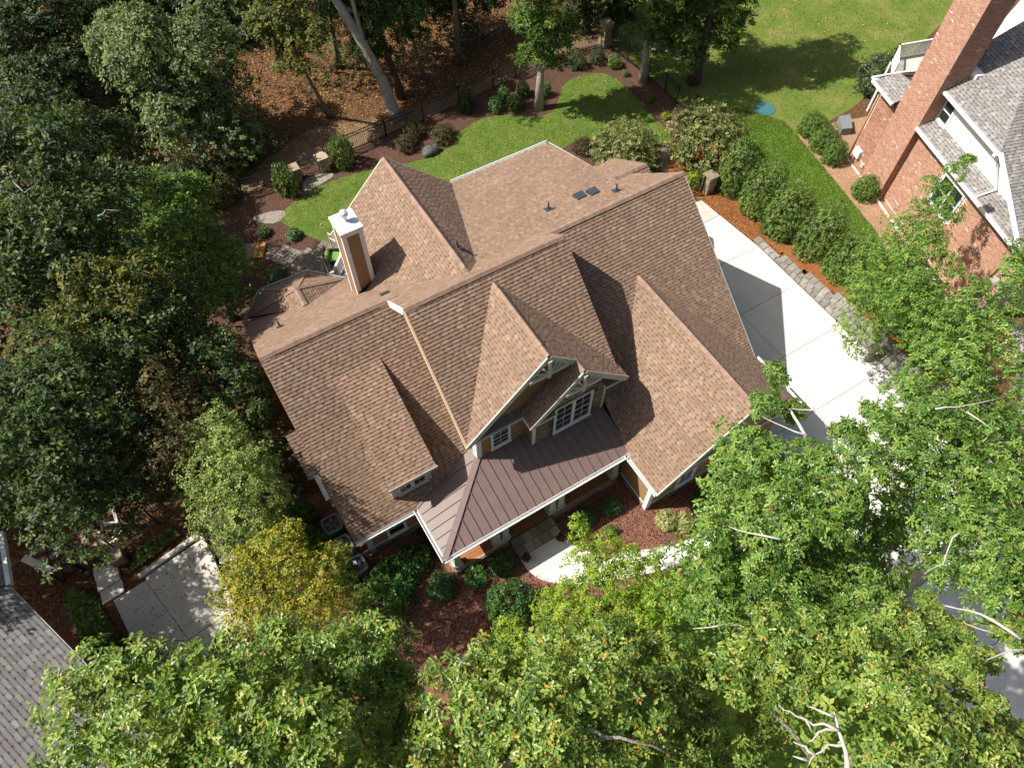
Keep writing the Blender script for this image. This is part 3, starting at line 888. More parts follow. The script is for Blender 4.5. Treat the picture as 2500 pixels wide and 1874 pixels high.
zl, zb = zY(3.0, 10.95, .877), zY(9.5, 15.04, -.81)
zc, zr = zY(9.5, 15.04, .885), zY(3.0, 9.5, .784)
zsh, zrs = zY(8.33, 16.3, -.333), zY(8.33, 16.3, -.80)
zgl, zgr = zX(3.0, 10.6, .911), zX(6.48, 14.42, -.911)
ztl, ztr = zX(5.94, 4.64, .985), zX(9.25, 8.0, -.985)
zsl = zX(8.05, 9.22, .985)
zrl, zrr = zX(8.95, 7.58, .96), zX(8.95, 7.58, -.96)
zsd = zY(4.95, 11.3, .482)
shingled = [
    (lift([(-.47, 10.95), (2.25, 10.95), (4.9, 11.8), (5.13, 11.9), (5.13, 16.8), (-.47, 16.8)], zl), True),
    (lift([(5.2, 23.06), (-.47, 23.06), (-.47, 16.8), (4.62, 16.8), (4.62, 15.04), (11.33, 15.04), (11.33, 17.2), (7.6, 17.2), (5.2, 20)], zb), False),
    (lift([(4.62, 10.98), (8.0, 14.6), (11.33, 10.98), (11.33, 15.04), (4.62, 15.04)], zc), True),
    (lift([(10.85, 9.6), (14.42, 13.9), (18.2, 9.5), (18.2, 16.3), (10.85, 16.3)], zr), False),
    (lift([(15.9, 23.08), (10.5, 23.08), (8.0, 16.3), (15.95, 16.3)], zsh), False),
    (lift([(18.2, 19.4), (15.95, 19.4), (15.95, 16.3), (18.2, 16.3)], zrs), False),
    (lift([(10.6, 9.5), (10.6, 6.57), (14.42, 6.57), (14.42, 13.94)], zgl), True),
    (lift([(14.42, 6.57), (18.23, 6.57), (18.23, 9.5), (14.42, 13.94)], zgr), False),
    (lift([(4.62, 11.0), (4.62, 10.93), (8.0, 10.93), (8.0, 14.76)], ztl), True),
    (lift([(8.0, 10.93), (9.22, 10.93), (9.22, 10.39), (11.4, 10.39), (11.4, 10.95), (8.0, 14.76)], ztr), True),
    (lift([(7.02, 11.24), (7.02, 10.39), (9.22, 10.39), (9.22, 11.24)], zsl), True),
    (lift([(1.5, 11.3), (3.42, 11.3), (3.42, 15.5), (1.5, 15.5)], zsd), True),
    (lift([(4.55, 23.03), (4.55, 18.5), (7.58, 15.6), (7.58, 23.03)], zrl), False),
    (lift([(7.58, 15.6), (8.3, 16.2), (10.6, 23.03), (7.58, 23.03)], zrr), False),
    (lift([(-.9, 13.2), (-.47, 13.2), (-.47, 14.6), (-.9, 14.6)], zl), False),
]
AP = (2.18, 22.3, 4.55)
RD = (2.18, 21.1, 4.55)
GZ = [(-.25, 23.3, 3.0), (.86, 24.53, 3.0), (3.18, 24.45, 3.0), (4.58, 23.06, 3.0)]
shingled += [([GZ[1], GZ[0], AP], False), ([GZ[2], GZ[1], AP], False), ([GZ[3], GZ[2], AP], False),
             ([GZ[0], RD, AP], False), ([RD, GZ[3], AP], False)]
shingled += [(lift([(15.95, 19.05), (19.5, 19.05), (19.5, 19.85), (15.95, 19.85)], zY(5.55, 19.85, .7)), False),
             (lift([(19.5, 19.85), (19.5, 22.2), (15.95, 22.2), (15.95, 19.85)], zY(5.55, 19.85, -.6)), False)]
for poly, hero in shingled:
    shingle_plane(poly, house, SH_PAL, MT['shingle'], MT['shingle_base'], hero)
hero_tabs.sort(key=lambda q: -q[0])
rest = {}
for k, (_, faces, c, roof) in enumerate(hero_tabs):
    if k < 300:
        mb = MB()
        for q in faces: mb.face(q, c[0])
        mb.c[-1] = c[1]
        mb.build('shingle', MT['shingle'], roof)
    else:
        rest.setdefault(roof.name, (roof, MB()))
        for q in faces: rest[roof.name][1].face(q, c[0])
        rest[roof.name][1].c[-1] = c[1]
for roof, mb in rest.values():
    mb.build('shingles', MT['shingle'], roof, None, 'stuff')


def ridge(a, b, w1, w2, parent, mat='shingle_cap', vent=True, step=0.165, half=0.15):
    """ridge vent and a row of cap shingles; w1, w2 are the downhill directions of the two slopes"""
    a, b = np.array(a, float), np.array(b, float)
    d = unit(b - a)
    w1, w2 = unit(w1), unit(w2)
    hgt = 0.055 if vent else 0.022
    ln = np.linalg.norm(b - a)
    if vent:
        mb = MB()
        s, e = a + d * 0.45, b - d * 0.45
        up = np.array([0, 0, hgt - 0.012])
        for w in (w1, w2):
            q = [s, e, e + w * (half - 0.02), s + w * (half - 0.02)]
            mb.hexa(q + [p + up for p in q])
        mb.build('ridge_vent', MT['black'], parent)
    mb = MB()
    L = step + 0.05
    lo = np.array([0, 0, 0.0])
    for w in (w1, w2):
        t0, t1 = np.array([0, 0, 0.012]), np.array([0, 0, 0.022])
        p = [lo, d * L, d * L + w * half, w * half]
        if np.cross(p[1] - p[0], p[3] - p[0])[2] < 0: p = [p[0], p[3], p[2], p[1]]
        top = [q + (t1 if np.allclose(q, lo) or np.allclose(q, w * half) else t0) for q in p]
        mb.hexa([q - np.array([0, 0, 0.004]) for q in p] + top)
    me = mb.mesh('cap_shingle', MT[mat])
    n = int(ln / step)
    og = org(parent)
    for k in range(n):
        o = link('cap_shingle', me, parent)
        t = a + d * (k * step) + np.array([0, 0, hgt if (not vent or 0.4 < k * step < ln - 0.5) else 0.03]) - og
        o.location = t


dn = lambda s: (0, 1, -s)
df = lambda s: (0, -1, -s)
dl = lambda s: (-1, 0, -s)
dr = lambda s: (1, 0, -s)
ridge((-.47, 16.8, 8.13), (4.62, 16.8, 8.13), df(.877), dn(.81), house)
ridge((4.62, 15.04, 9.5), (11.33, 15.04, 9.5), df(.885), dn(.81), house)
ridge((11.4, 16.3, 8.33), (18.2, 16.3, 8.33), df(.784), dn(.333), house)
ridge((14.42, 6.57, 6.48), (14.42, 13.9, 6.48), dl(.911), dr(.911), house)
ridge((8.0, 10.93, 9.25), (8.0, 14.7, 9.25), dl(.985), dr(.985), house)
ridge((9.22, 10.39, 8.05), (9.22, 11.2, 8.05), dl(.985), dr(.985), house, vent=False)
ridge((7.58, 23.03, 8.95), (7.58, 16.0, 8.95), dl(.96), dr(.96), house)
ridge((2.18, 22.3, 4.56), (2.18, 21.2, 4.56), dl(.5), dr(.5), house, vent=False)
for q, w1, w2 in ((GZ[1], (-1, .6, -.6), (.4, 1, -.7)), (GZ[2], (-.2, 1, -.7), (1, .5, -.7)), (GZ[0], (-1, .8, -.7), (-.8, -1, -.6)), (GZ[3], (1, .9, -.7), (.5, -1, -.3))):
    MB().bar(np.array(q) + (0, 0, .03), np.array(AP) + (0, 0, .03), .16, .02).build('hip_cap', MT['shingle_cap'], house)
ridge((15.95, 19.85, 5.56), (19.5, 19.85, 5.56), df(.7), dn(.6), house, vent=False)


# standing-seam porch roof
zpf, zps = zY(3.0, 8.61, .30), zX(3.0, 2.17, .265)
for poly in (lift([(2.17, 8.61), (10.78, 8.61), (10.78, 10.8), (7.36, 10.8), (7.36, 11.3), (5.13, 11.3)], zpf),
             lift([(2.17, 10.95), (2.17, 8.61), (5.13, 11.28), (5.13, 11.9), (4.85, 11.85)], zps)):
    P, n, u, v = plane_frame(poly)
    MB().slab(P, n, 0.06).build('porch_roof', MT['metal_roof'], house)
x = 2.62
while x < 10.75:
    y1 = 8.66
    y2 = min(8.61 + (x - 2.17) * 0.902 - 0.12, 10.76 if x > 7.36 else 11.26)
    if y2 - y1 > 0.1:
        MB().bar((x, y1, zpf(x, y1) + .022), (x, y2, zpf(x, y2) + .022), .028, .05).build('seam', MT['metal_roof'], house)
    x += 0.4
y = 9.05
while y < 11.0:
    x2 = 2.17 + (y - 8.61) / 0.902 - 0.14
    x1 = 2.22
    MB().bar((x1, y, zps(x1, y) + .022), (x2, y, zps(x2, y) + .022), .028, .05).build('seam', MT['metal_roof'], house)
    y += 0.4
for y, x1 in ((11.3, 3.4),):
    MB().bar((x1, y, zps(x1, y) + .022), (4.9, y, zps(4.9, y) + .022), .028, .05).build('seam', MT['metal_roof'], house)
MB().bar((2.15, 8.59, 3.03), (5.16, 11.29, 3.83), .24, .035).build('hip_cap', MT['metal_roof'], house)
MB().bar((5.0, 11.95, 3.78), (2.2, 10.98, 3.05), .10, .03).build('valley_flashing', MT['metal_roof'], house)


# gutters, fascia and rake boards
def gutter(a, b, parent=house, mat='white', w=.13, h=.13, dz=-.05):
    a, b = np.array(a, float) + (0, 0, dz), np.array(b, float) + (0, 0, dz)
    d = unit(b - a)
    s = np.cross(d, (0, 0, 1))
    mb = MB()
    mb.bar(a - s * 0 - (0, 0, h / 2), b - (0, 0, h / 2), w, .012)
    mb.bar(a + s * w / 2, b + s * w / 2, .014, h)
    mb.bar(a - s * w / 2, b - s * w / 2, .014, h)
    mb.bar(a + s * (w / 2 + .01) + (0, 0, h / 2), b + s * (w / 2 + .01) + (0, 0, h / 2), .03, .014)
    return mb.build('gutter', MT[mat], parent)


gutter((2.10, 8.54, 3.0), (10.7, 8.54, 3.0))
gutter((2.10, 10.95, 3.0), (2.10, 8.54, 3.0))
gutter((-.5, 10.88, 3.0), (2.05, 10.88, 3.0))
gutter((10.53, 8.6, 3.0), (10.53, 6.55, 3.0))
gutter((18.30, 6.57, 3.0), (18.30, 9.5, 3.0))
gutter((15.9, 23.15, 6.08), (10.6, 23.15, 6.08))
for a, b in ((GZ[1], GZ[0]), (GZ[2], GZ[1]), (GZ[3], GZ[2])):
    gutter(a, b, mat='galv', h=.11)
gutter((-.5, 23.1, 3.0), (-.25, 23.35, 3.0), mat='galv', h=.11)


def rake(a, b, mat='sage', h=.22, t=.05, off=(0, 0, -.13), name='rake_board'):
    a, b = np.array(a, float) + off, np.array(b, float) + off
    return MB().bar(a, b, t, h).build(name, MT[mat], house)


rake((4.60, 10.98, 5.90), (4.60, 15.04, 9.5), 'rake_tan', .26, .06)
rake((4.60, 15.04, 9.5), (4.60, 16.75, 8.12), 'white', .26, .06)
rake((11.31, 10.98, 5.90), (11.31, 15.04, 9.5), 'siding', .24, .05, (0, 0, -.17))
rake((-.46, 10.95, 3.0), (-.46, 16.8, 8.13), 'siding', .2, .05, (0, 0, -.16))
rake((-.46, 23.06, 3.0), (-.46, 16.8, 8.07), 'siding', .2, .05, (0, 0, -.16))
rake((18.22, 9.5, 3.0), (18.22, 16.3, 8.33), 'sage')
rake((18.22, 19.4, 5.85), (18.22, 16.3, 8.33), 'sage')
rake((10.6, 6.55, 3.0), (14.42, 6.55, 6.48), 'sage')
rake((18.23, 6.55, 3.0), (14.42, 6.55, 6.48), 'sage')
rake((4.62, 10.91, 5.92), (8.0, 10.91, 9.25), 'sage', .24)
rake((9.3, 10.91, 7.96), (8.0, 10.91, 9.25), 'sage', .24)
rake((7.02, 10.37, 5.88), (9.22, 10.37, 8.05), 'sage', .24)
rake((11.42, 10.37, 5.88), (9.22, 10.37, 8.05), 'sage', .24)
rake((7.02, 10.39, 5.88), (7.02, 11.2, 5.88), 'white', .16)
rake((1.52, 11.3, 4.95), (1.52, 15.4, 6.93), 'siding', .12, .04, (0, 0, -.11))
rake((3.40, 11.3, 4.95), (3.40, 15.4, 6.93), 'siding', .12, .04, (0, 0, -.11))
rake((1.46, 11.28, 4.95), (3.46, 11.28, 4.95), 'sage', .16, .05, (0, 0, -.07), 'fascia')
rake((4.55, 23.05, 6.05), (7.58, 23.05, 8.95), 'sage')
rake((10.6, 23.05, 6.05), (7.58, 23.05, 8.95), 'sage')
rake((15.97, 23.08, 6.08), (15.97, 19.4, 7.30), 'white', .16)
rake((2.2, 8.66, 2.84), (10.6, 8.66, 2.84), 'sage', .2, .05, (0, 0, 0), 'fascia')
rake((2.22, 8.66, 2.84), (2.22, 10.95, 2.84), 'sage', .2, .05, (0, 0, 0), 'fascia')


# walls
def wall_poly(pts, axis, at, th, mat='wall', name='wall'):
    """polygon in (horizontal, z) extruded along the other horizontal axis"""
    mb = MB()
    k = len(pts)
    if axis == 'y': V = [(p[0], at, p[1]) for p in pts] + [(p[0], at + th, p[1]) for p in pts]
    else: V = [(at, p[0], p[1]) for p in pts] + [(at + th, p[0], p[1]) for p in pts]
    mb.v = V
    mb.f = [tuple(range(k)), tuple(range(2 * k - 1, k - 1, -1))] + [((i + 1) % k, i, k + i, k + (i + 1) % k) for i in range(k)]
    mb.c = [None] * len(mb.f)
    return mb.build(name, MT[mat], house)


MB().box((-.1, 11.4, 0), (5.12, 22.6, 2.93)).build('wall', MT['wall'], house)
wall_poly([(11.4, 2.93), (22.6, 2.93), (16.8, 7.9)], 'x', -.1, .2)
wall_poly([(11.4, 2.93), (11.4, 5.85), (15.04, 9.25), (16.8, 7.8), (16.8, 2.93)], 'x', 5.13, .2)
wall_poly([(5.13, 2.9), (7.37, 2.9), (10.6, 2.9), (10.6, 6.4), (8.0, 8.98), (5.13, 6.2)], 'y', 11.27, .13)
wall_poly([(7.37, 0.0), (10.71, 0.0), (10.71, 6.2), (9.22, 7.8), (7.37, 6.0)], 'y', 10.74, .16, 'mortar')
wall_poly([(10.75, 2.9), (11.26, 2.9), (11.26, 5.9), (10.75, 5.9)], 'x', 7.38, .1)
wall_poly([(10.75, 2.9), (15.04, 2.9), (15.04, 9.2), (11.2, 5.8), (10.75, 5.8)], 'x', 10.62, .2)
MB().box((5.2, 11.42, 0), (10.55, 16.0, 2.9)).build('wall', MT['wall'], house)
MB().box((10.9, 7.05, 0), (17.78, 18.9, 2.95)).build('wall', MT['wall'], house)
wall_poly([(10.9, 2.95), (17.78, 2.95), (14.42, 6.1)], 'y', 7.05, .2)
wall_poly([(9.9, 2.95), (18.9, 2.95), (18.9, 6.0), (16.3, 8.0)], 'x', 17.6, .2)
MB().box((5.0, 19.5, 0), (15.6, 22.6, 5.95)).build('wall', MT['wall'], house)
wall_poly([(5.0, 5.95), (10.2, 5.95), (7.58, 8.5)], 'y', 22.4, .2)
wall_poly([(16.4, 5.0), (22.5, 5.0), (22.5, 5.95), (16.4, 7.9)], 'x', 15.5, .2)
MB().box((15.6, 19.2, 0), (19.2, 21.6, 4.6)).build('wall', MT['wall'], house)
# bay on the left gable end
MB().box((-.58, 12.45, 0.4), (-.12, 14.5, 3.6)).build('bay', MT['wall'], house)
MB().bar((-.60, 12.45, 4.34), (-.60, 13.25, 5.02), .16, .05).build('bay_trim', MT['sage'], house)


def laps(p0, u, width, z0, z1, nrm, expo=0.16, gable=None, mat='siding', parent=house, t=0.018):
    """lap siding boards, one object each; gable(z) -> (from, to) along u cuts the boards of a gable"""
    p0, u, nrm = np.array(p0, float), unit(u), unit(nrm)
    z = z0
    shared = None
    og = org(parent)
    while z < z1 - 0.03:
        h = min(expo, z1 - z)
        a, b = (0, width) if gable is None else gable(z + h / 2)
        if b - a > 0.06:
            def mk(at):
                mb = MB()
                q = [at + u * a, at + u * b]
                lo = [q[0] + nrm * t, q[1] + nrm * t]
                hi = [q[0] + nrm * 0.004 + (0, 0, h), q[1] + nrm * 0.004 + (0, 0, h)]
                lo0 = [q[0], q[1]]
                hi0 = [q[0] + (0, 0, h), q[1] + (0, 0, h)]
                mb.face([lo[0], lo[1], hi[1], hi[0]])
                mb.face([lo0[0], lo0[1], lo[1], lo[0]])
                mb.face([lo0[0], lo[0], hi[0], hi0[0]])
                mb.face([lo[1], lo0[1], hi0[1], hi[1]])
                return mb
            if gable is None and abs(h - expo) < 1e-6:
                if shared is None: shared = mk(np.zeros(3)).mesh('board', MT[mat])
                o = link('board', shared, parent)
                o.location = np.array([p0[0], p0[1], z]) - og
            else:
                mk(np.array([p0[0], p0[1], z])).build('board', MT[mat], parent)
        z += expo


laps((5.32, 11.26, 0), (1, 0, 0), 2.04, 3.72, 5.85, (0, -1, 0))
laps((5.13, 11.26, 0), (1, 0, 0), 4, 6.2, 8.9, (0, -1, 0), gable=lambda z: (max(0.1, (z - 5.94) / .985 - .35), 2.87 + (9.25 - z) / .985 - .1))
laps((7.37, 11.24, 0), (0, -1, 0), .44, 3.5, 5.85, (-1, 0, 0))
laps((.15, 11.4, 0), (1, 0, 0), 2.4, .72, 2.9, (0, -1, 0))
laps((10.9, 8.7, 0), (0, -1, 0), 1.55, .45, 2.9, (-1, 0, 0))
laps((11.1, 7.05, 0), (1, 0, 0), 6.6, .62, 2.2, (0, -1, 0))
laps((10.9, 7.05, 0), (1, 0, 0), 6.9, 2.4, 6.1, (0, -1, 0), gable=lambda z: (max(0.05, (z - 3.0) / .911 + .05), min(6.88, 7.03 - (z - 3.0) / .911)))


def trim(lo, hi, mat='white', name='trim'):
    return MB().box(lo, hi).build(name, MT[mat], house)


# corner boards, water tables, friezes
trim((5.10, 11.22, 3.55), (5.32, 11.40, 5.88))
trim((5.09, 11.40, 3.6), (5.13, 11.56, 6.0))
trim((7.33, 10.70, 3.4), (7.46, 10.76, 5.80))
trim((10.62, 10.70, 3.5), (10.74, 10.745, 5.75), 'sage')
trim((-.13, 11.36, .0), (.14, 11.52, 2.92), 'sage')
trim((-.1, 11.33, .62), (2.7, 11.41, .70), 'sage')
trim((10.86, 7.00, .0), (11.10, 7.22, 2.92), 'white')
trim((10.84, 7.22, .36), (10.90, 8.85, .44), 'sage')
trim((11.1, 6.98, .52), (17.7, 7.06, .60), 'sage')
trim((11.1, 6.96, 2.22), (17.7, 7.06, 2.40), 'sage')
# pent roofs and eave returns of the two gables
P, n, u, v = plane_frame([(4.75, 10.98, 5.86), (7.02, 10.98, 5.86), (7.02, 11.27, 6.06), (4.75, 11.27, 6.06)])
MB().slab(P, n, .04).build('pent_roof', MT['metal_roof'], house)
for x in (5.2, 5.6, 6.0, 6.4, 6.8):
    MB().bar((x, 10.99, 5.885), (x, 11.25, 6.07), .025, .03).build('seam', MT['metal_roof'], house)
trim((4.70, 10.93, 5.74), (7.02, 10.99, 5.84), 'sage', 'fascia')
for x0, x1 in ((7.1, 8.15), (10.45, 11.36)):
    P, n, u, v = plane_frame([(x0, 10.42, 5.86), (x1, 10.42, 5.86), (x1, 10.74, 6.0), (x0, 10.74, 6.0)])
    MB().slab(P, n, .04).build('eave_return', MT['metal_roof'], house)
    trim((x0, 10.38, 5.74), (x1, 10.44, 5.84), 'sage', 'fascia')


# open timber brackets in the gable peaks
def bracket(cx, y, zpk, s, span, drop):
    mb = MB()
    zt = zpk - .26
    mb.bar((cx, y, zt + .05), (cx, y, zt - drop - .22), .13, .13, (0, 1, 0))
    zc_ = zt - drop
    hw = (zt + .02 - zc_) / s
    mb.bar((cx - hw, y, zc_), (cx + hw, y, zc_), .09, .17, (0, 0, 1))
    for q in (-1, 1):
        mb.bar((cx, y - .01, zc_ + .05), (cx + q * hw * .33, y - .01, zt - hw * .33 * s + .03), .06, .07, (0, 1, 0))
        mb.bar((cx, y + .01, zc_ + .02), (cx + q * hw * .62, y + .01, zt - hw * .62 * s + .03), .06, .07, (0, 1, 0))
    mb.build('gable_bracket', MT['sage'], house)


bracket(8.0, 10.86, 9.25, .985, 1, .78)
bracket(9.22, 10.32, 8.05, .985, 1, .74)

# fieldstone on the middle gable, stones one by one
cnt = 0
zst = 3.45
joined = MB()
while zst < 7.55:
    h = random.uniform(.085, .15)
    xl = 7.47 if zst < 5.75 else max(7.5, 9.22 - (8.02 - zst - h) / .985 + .28)
    xr = 10.62 if zst < 5.75 else min(10.62, 9.22 + (8.02 - zst - h) / .985 - .28)
    x = xl
    while x < xr - .06:
        w = min(random.uniform(.18, .44), xr - x)
        if not (8.28 < x + w and x < 10.12 and zst + h > 3.68 and zst < 5.62):
            d = random.uniform(.02, .055)
            g = .008
            mb = MB().hexa([(x + g, 10.745, zst + g), (x + g, 10.745 - d, zst + g * 1.5), (x + w - g, 10.745 - d * .9, zst + g), (x + w - g, 10.745, zst + g),
                            (x + g, 10.745, zst + h - g), (x + g * 1.6, 10.745 - d * .92, zst + h - g * 1.7), (x + w - g * 1.7, 10.745 - d, zst + h - g), (x + w - g, 10.745, zst + h - g)])
            mb.f = [tuple(reversed(f)) for f in mb.f]
            mb.build('stone', MT['stone'], house)
            cnt += 1
        x += w
    zst += h
# stone skirt under the siding on the front walls and round the porch
def skirt(x0, x1, y, z0, z1, axis='x'):
    z = z0
    while z < z1 - .05:
        h = min(random.uniform(.10, .17), z1 - z)
        x = x0
        while x < x1 - .05:
            w = min(random.uniform(.2, .5), x1 - x)
            d = random.uniform(.03, .07)
            if axis == 'x': MB().box((x + .008, y - d, z + .008), (x + w - .008, y, z + h - .008)).build('stone', MT['stone'], house)
            else: MB().box((y - d, x + .008, z + .008), (y, x + w - .008, z + h - .008)).build('stone', MT['stone'], house)
            x += w
        z += h


skirt(.15, 2.6, 11.4, 0, .62)
skirt(2.5, 5.05, 8.78, 0, .30)
skirt(7.25, 10.6, 8.78, 0, .30)
skirt(7.25, 8.7, 10.9, 0, .36, 'y')
skirt(11.1, 17.5, 7.05, 0, .52)
skirt(8.9, 11.2, 2.5, 0, .30, 'y')


# windows
def window(x0, x1, z0, z1, y, cols=2, rows=2, sashes=1, parent=house, fmat='white', fr=.085, proud=.05):
    """window in a wall that faces -Y"""
    mb = MB()
    mb.box((x0, y - proud, z0), (x0 + fr, y, z1)).box((x1 - fr, y - proud, z0), (x1, y, z1))
    mb.box((x0 + fr, y - proud, z1 - fr), (x1 - fr, y, z1)).box((x0 + fr, y - proud, z0), (x1 - fr, y, z0 + fr))
    f = mb.build('window', MT[fmat], parent)
    MB().box((x0 - .03, y - proud - .05, z0 - .04), (x1 + .03, y - .001, z0 + .012)).build('sill', MT[fmat], f)
    xi0, xi1 = x0 + fr, x1 - fr
    w = (xi1 - xi0) / sashes
    for s in range(sashes):
        a, b = xi0 + s * w, xi0 + (s + 1) * w
        if s > 0: MB().box((a - .05, y - proud + .005, z0 + fr), (a + .05, y, z1 - fr)).build('mullion', MT[fmat], f)
        aa, bb = a + (.05 if s else 0), b - (.05 if s < sashes - 1 else 0)
        MB().box((aa, y - .015, z0 + fr), (bb, y - .006, z1 - fr)).build('pane', MT['glass'], f)
        sb = MB()
        t = .028
        zm = (z0 + z1) / 2
        sb.box((aa, y - .035, zm - .02), (bb, y - .016, zm + .02))
        sb.box((aa, y - .034, z0 + fr), (aa + t, y - .0155, z1 - fr)).box((bb - t, y - .034, z0 + fr), (bb, y - .0155, z1 - fr))
        for k in range(1, cols):
            xx = aa + (bb - aa) * k / cols
            sb.box((xx - .008, y - .030, z0 + fr), (xx + .008, y - .017, z1 - fr))
        for half in range(2):
            for k in range(1, rows):
                zz = z0 + fr + (z1 - z0 - 2 * fr) * (half + k / rows) / 2
                sb.box((aa, y - .031, zz - .008), (bb, y - .0165, zz + .008))
        sb.build('sash', MT['sash'], f)
    return f


window(5.74, 6.62, 4.02, 5.36, 11.24)
window(8.30, 10.10, 3.70, 5.60, 10.72, sashes=2)
window(.78, 1.66, .78, 2.2, 11.37, rows=1, cols=1)
window(12.32, 13.24, .75, 1.95, 7.02)
window(15.4, 16.4, .75, 1.95, 7.02)
window(13.90, 14.86, 3.45, 4.75, 7.02)
# shed dormer front
MB().box((1.58, 11.56, 3.4), (3.24, 15.2, 4.9)).build('dormer', MT['sage'], house)
wall_poly([(11.56, 4.9), (15.2, 6.6), (15.2, 4.9)], 'x', 1.58, 1.66, 'sage', 'dormer')
window(1.78, 3.06, 3.72, 4.74, 11.55, sashes=2, fmat='sage', rows=1)
MB().box((1.53, 11.53, 3.42), (1.58, 11.62, 4.93)).build('corner_board', MT['white'], house)

# porch: deck boards, columns, beam, steps
for k in range(16):
    y0 = 8.86 + k * .148
    MB().box((2.58, y0, .30), (10.8, y0 + .138, .335)).build('deck_board', MT['wood'], house)
MB().box((2.5, 8.80, .05), (10.8, 11.2, .295)).build('porch_base', MT['mortar'], house)
MB().box((2.5, 8.77, .30), (5.05, 8.86, .345)).build('porch_edge', MT['flag'], house)
MB().box((7.25, 8.77, .30), (10.7, 8.86, .345)).build('porch_edge', MT['flag'], house)
MB().box((2.45, 8.86, .30), (2.56, 11.2, .345)).build('porch_edge', MT['flag'], house)
for cx, cy in ((2.72, 9.02), (4.56, 9.02), (4.97, 9.02), (7.26, 9.02), (7.70, 9.02), (10.5, 9.02)):
    a, b = .155, .115
    c = MB().hexa([(cx - a, cy - a, .62), (cx + a, cy - a, .62), (cx + a, cy + a, .62), (cx - a, cy + a, .62),
                   (cx - b, cy - b, 2.62), (cx + b, cy - b, 2.62), (cx + b, cy + b, 2.62), (cx - b, cy + b, 2.62)]).build('column', MT['sage'], house)
    MB().box((cx - .19, cy - .19, .34), (cx + .19, cy + .19, .62)).box((cx - .21, cy - .21, .621), (cx + .21, cy + .21, .66)).build('plinth', MT['sage'], c)
    MB().box((cx - .15, cy - .15, 2.621), (cx + .15, cy + .15, 2.72)).build('capital', MT['sage'], c)
# house numbers on the column beside the steps
nb = MB()
cx, y, z = 7.26, 8.86, 1.95
nb.box((cx - .012, y - .012, z), (cx + .012, y, z + .17)).box((cx - .035, y - .0115, z + .135), (cx - .012, y, z + .155))
nb.box((cx + .01, y - .012, z - .27), (cx + .034, y, z - .09)).box((cx - .055, y - .0115, z - .22), (cx + .055, y - .001, z - .195))
nb.bar((cx - .05, y - .007, z - .2), (cx + .012, y - .007, z - .1), .012, .02, (0, 1, 0))
nb.build('house_number', MT['plate'], house)
# flagstone steps
for k, (y0, y1, zt) in enumerate(((8.42, 8.80, .20), (8.0, 8.42, .10))):
    x = 5.1
    while x < 7.18:
        w = min(random.uniform(.3, .62), 7.2 - x)
        if 7.2 - x - w < .15: w = 7.2 - x
        MB().box((x + .01, y0 + .01, 0), (x + w - .01, y1 - .008, zt + random.uniform(-.006, .006))).build('step_stone', MT['flag'], house)
        x += w
        if x > 7.17: break

# chimney
ch = MB().box((4.21, 19.47, 4.8), (5.0, 20.43, 9.36)).build('chimney', MT['wall'], house)
ct = MB().box((4.13, 19.39, 9.37), (5.08, 20.51, 9.50)).build('chimney_cap', MT['white'], house)
MB().lathe((4.62, 19.98, 9.50), [(.10, 0), (.10, .02), (.075, .03), (.075, .26)], 14).lathe((4.62, 19.98, 9.76), [(.10, 0), (.16, .05), (.17, .14), (.15, .22), (.06, .27)], 14).build('flue_cap', MT['galv'], ct)
for lo, hi in (((4.17, 19.43, 5.4), (4.35, 19.475, 9.37)), ((4.86, 19.43, 6.0), (5.04, 19.475, 9.37)), ((4.17, 19.475, 5.4), (4.215, 19.62, 9.37)), ((4.17, 20.3, 4.8), (4.215, 20.47, 9.37)),
               ((4.35, 19.435, 9.22), (4.86, 19.475, 9.37)), ((4.175, 19.62, 9.22), (4.215, 20.3, 9.37)), ((4.995, 19.475, 6.3), (5.04, 19.6, 9.37)), ((4.995, 20.3, 6.3), (5.04, 20.47, 9.37))):
    MB().box(lo, hi).build('corner_board', MT['white'], ch)


def board_stack(p0, u, w, z0, z1, nrm, parent):
    laps(p0, u, w, z0, z1, nrm, parent=parent, expo=.155)


board_stack((4.35, 19.47, 0), (1, 0, 0), .51, 5.75, 9.22, (0, -1, 0), ch)
board_stack((4.21, 20.30, 0), (0, -1, 0), .68, 4.95, 9.22, (-1, 0, 0), ch)
MB().bar((4.98, 19.40, 6.38), (4.2, 19.40, 5.98), .03, .12).build('flashing', MT['black'], ch)

# vents and pipes on the roofs
def pipe_vent(x, y, f, s):
    z = f(x, y)
    mb = MB()
    mb.obox((x, y, z + .03), (.15, 0, 0), (0, .15, -.15 * s), (0, 0, .015))
    mb.lathe((x, y, z + .02), [(.075, 0), (.05, .08), (.035, .09), (.035, .34), (.045, .36)], 10)
    mb.build('pipe_vent', MT['vent'], house)


pipe_vent(12.5, 17.9, zsh, .333)
pipe_vent(15.35, 17.1, zsh, .333)
pipe_vent(.78, 19.8, zb, .81)
pipe_vent(7.95, 17.35, zrr, 0)
for x, y in ((14.02, 17.78), (14.60, 17.66)):
    z = zsh(x, y)
    mb = MB()
    mb.hexa([(x - .25, y - .22, z + .07), (x + .25, y - .22, z + .07), (x + .25, y + .24, z - .08), (x - .25, y + .24, z - .08),
             (x - .2, y - .17, z + .15), (x + .2, y - .17, z + .15), (x + .22, y + .22, z + .10), (x - .22, y + .22, z + .10)])
    mb.build('box_vent', MT['vent'], house)
x, y = 4.86, 17.86
z = zb(x, y)
MB().hexa([(x - .2, y - .18, z + .16), (x + .2, y - .18, z + .16), (x + .2, y + .18, z - .13), (x - .2, y + .18, z - .13),
           (x - .18, y - .16, z + .20), (x + .18, y - .16, z + .20), (x + .18, y + .17, z - .06), (x - .18, y + .17, z - .06)]).build('flat_vent', MT['vent'], house)
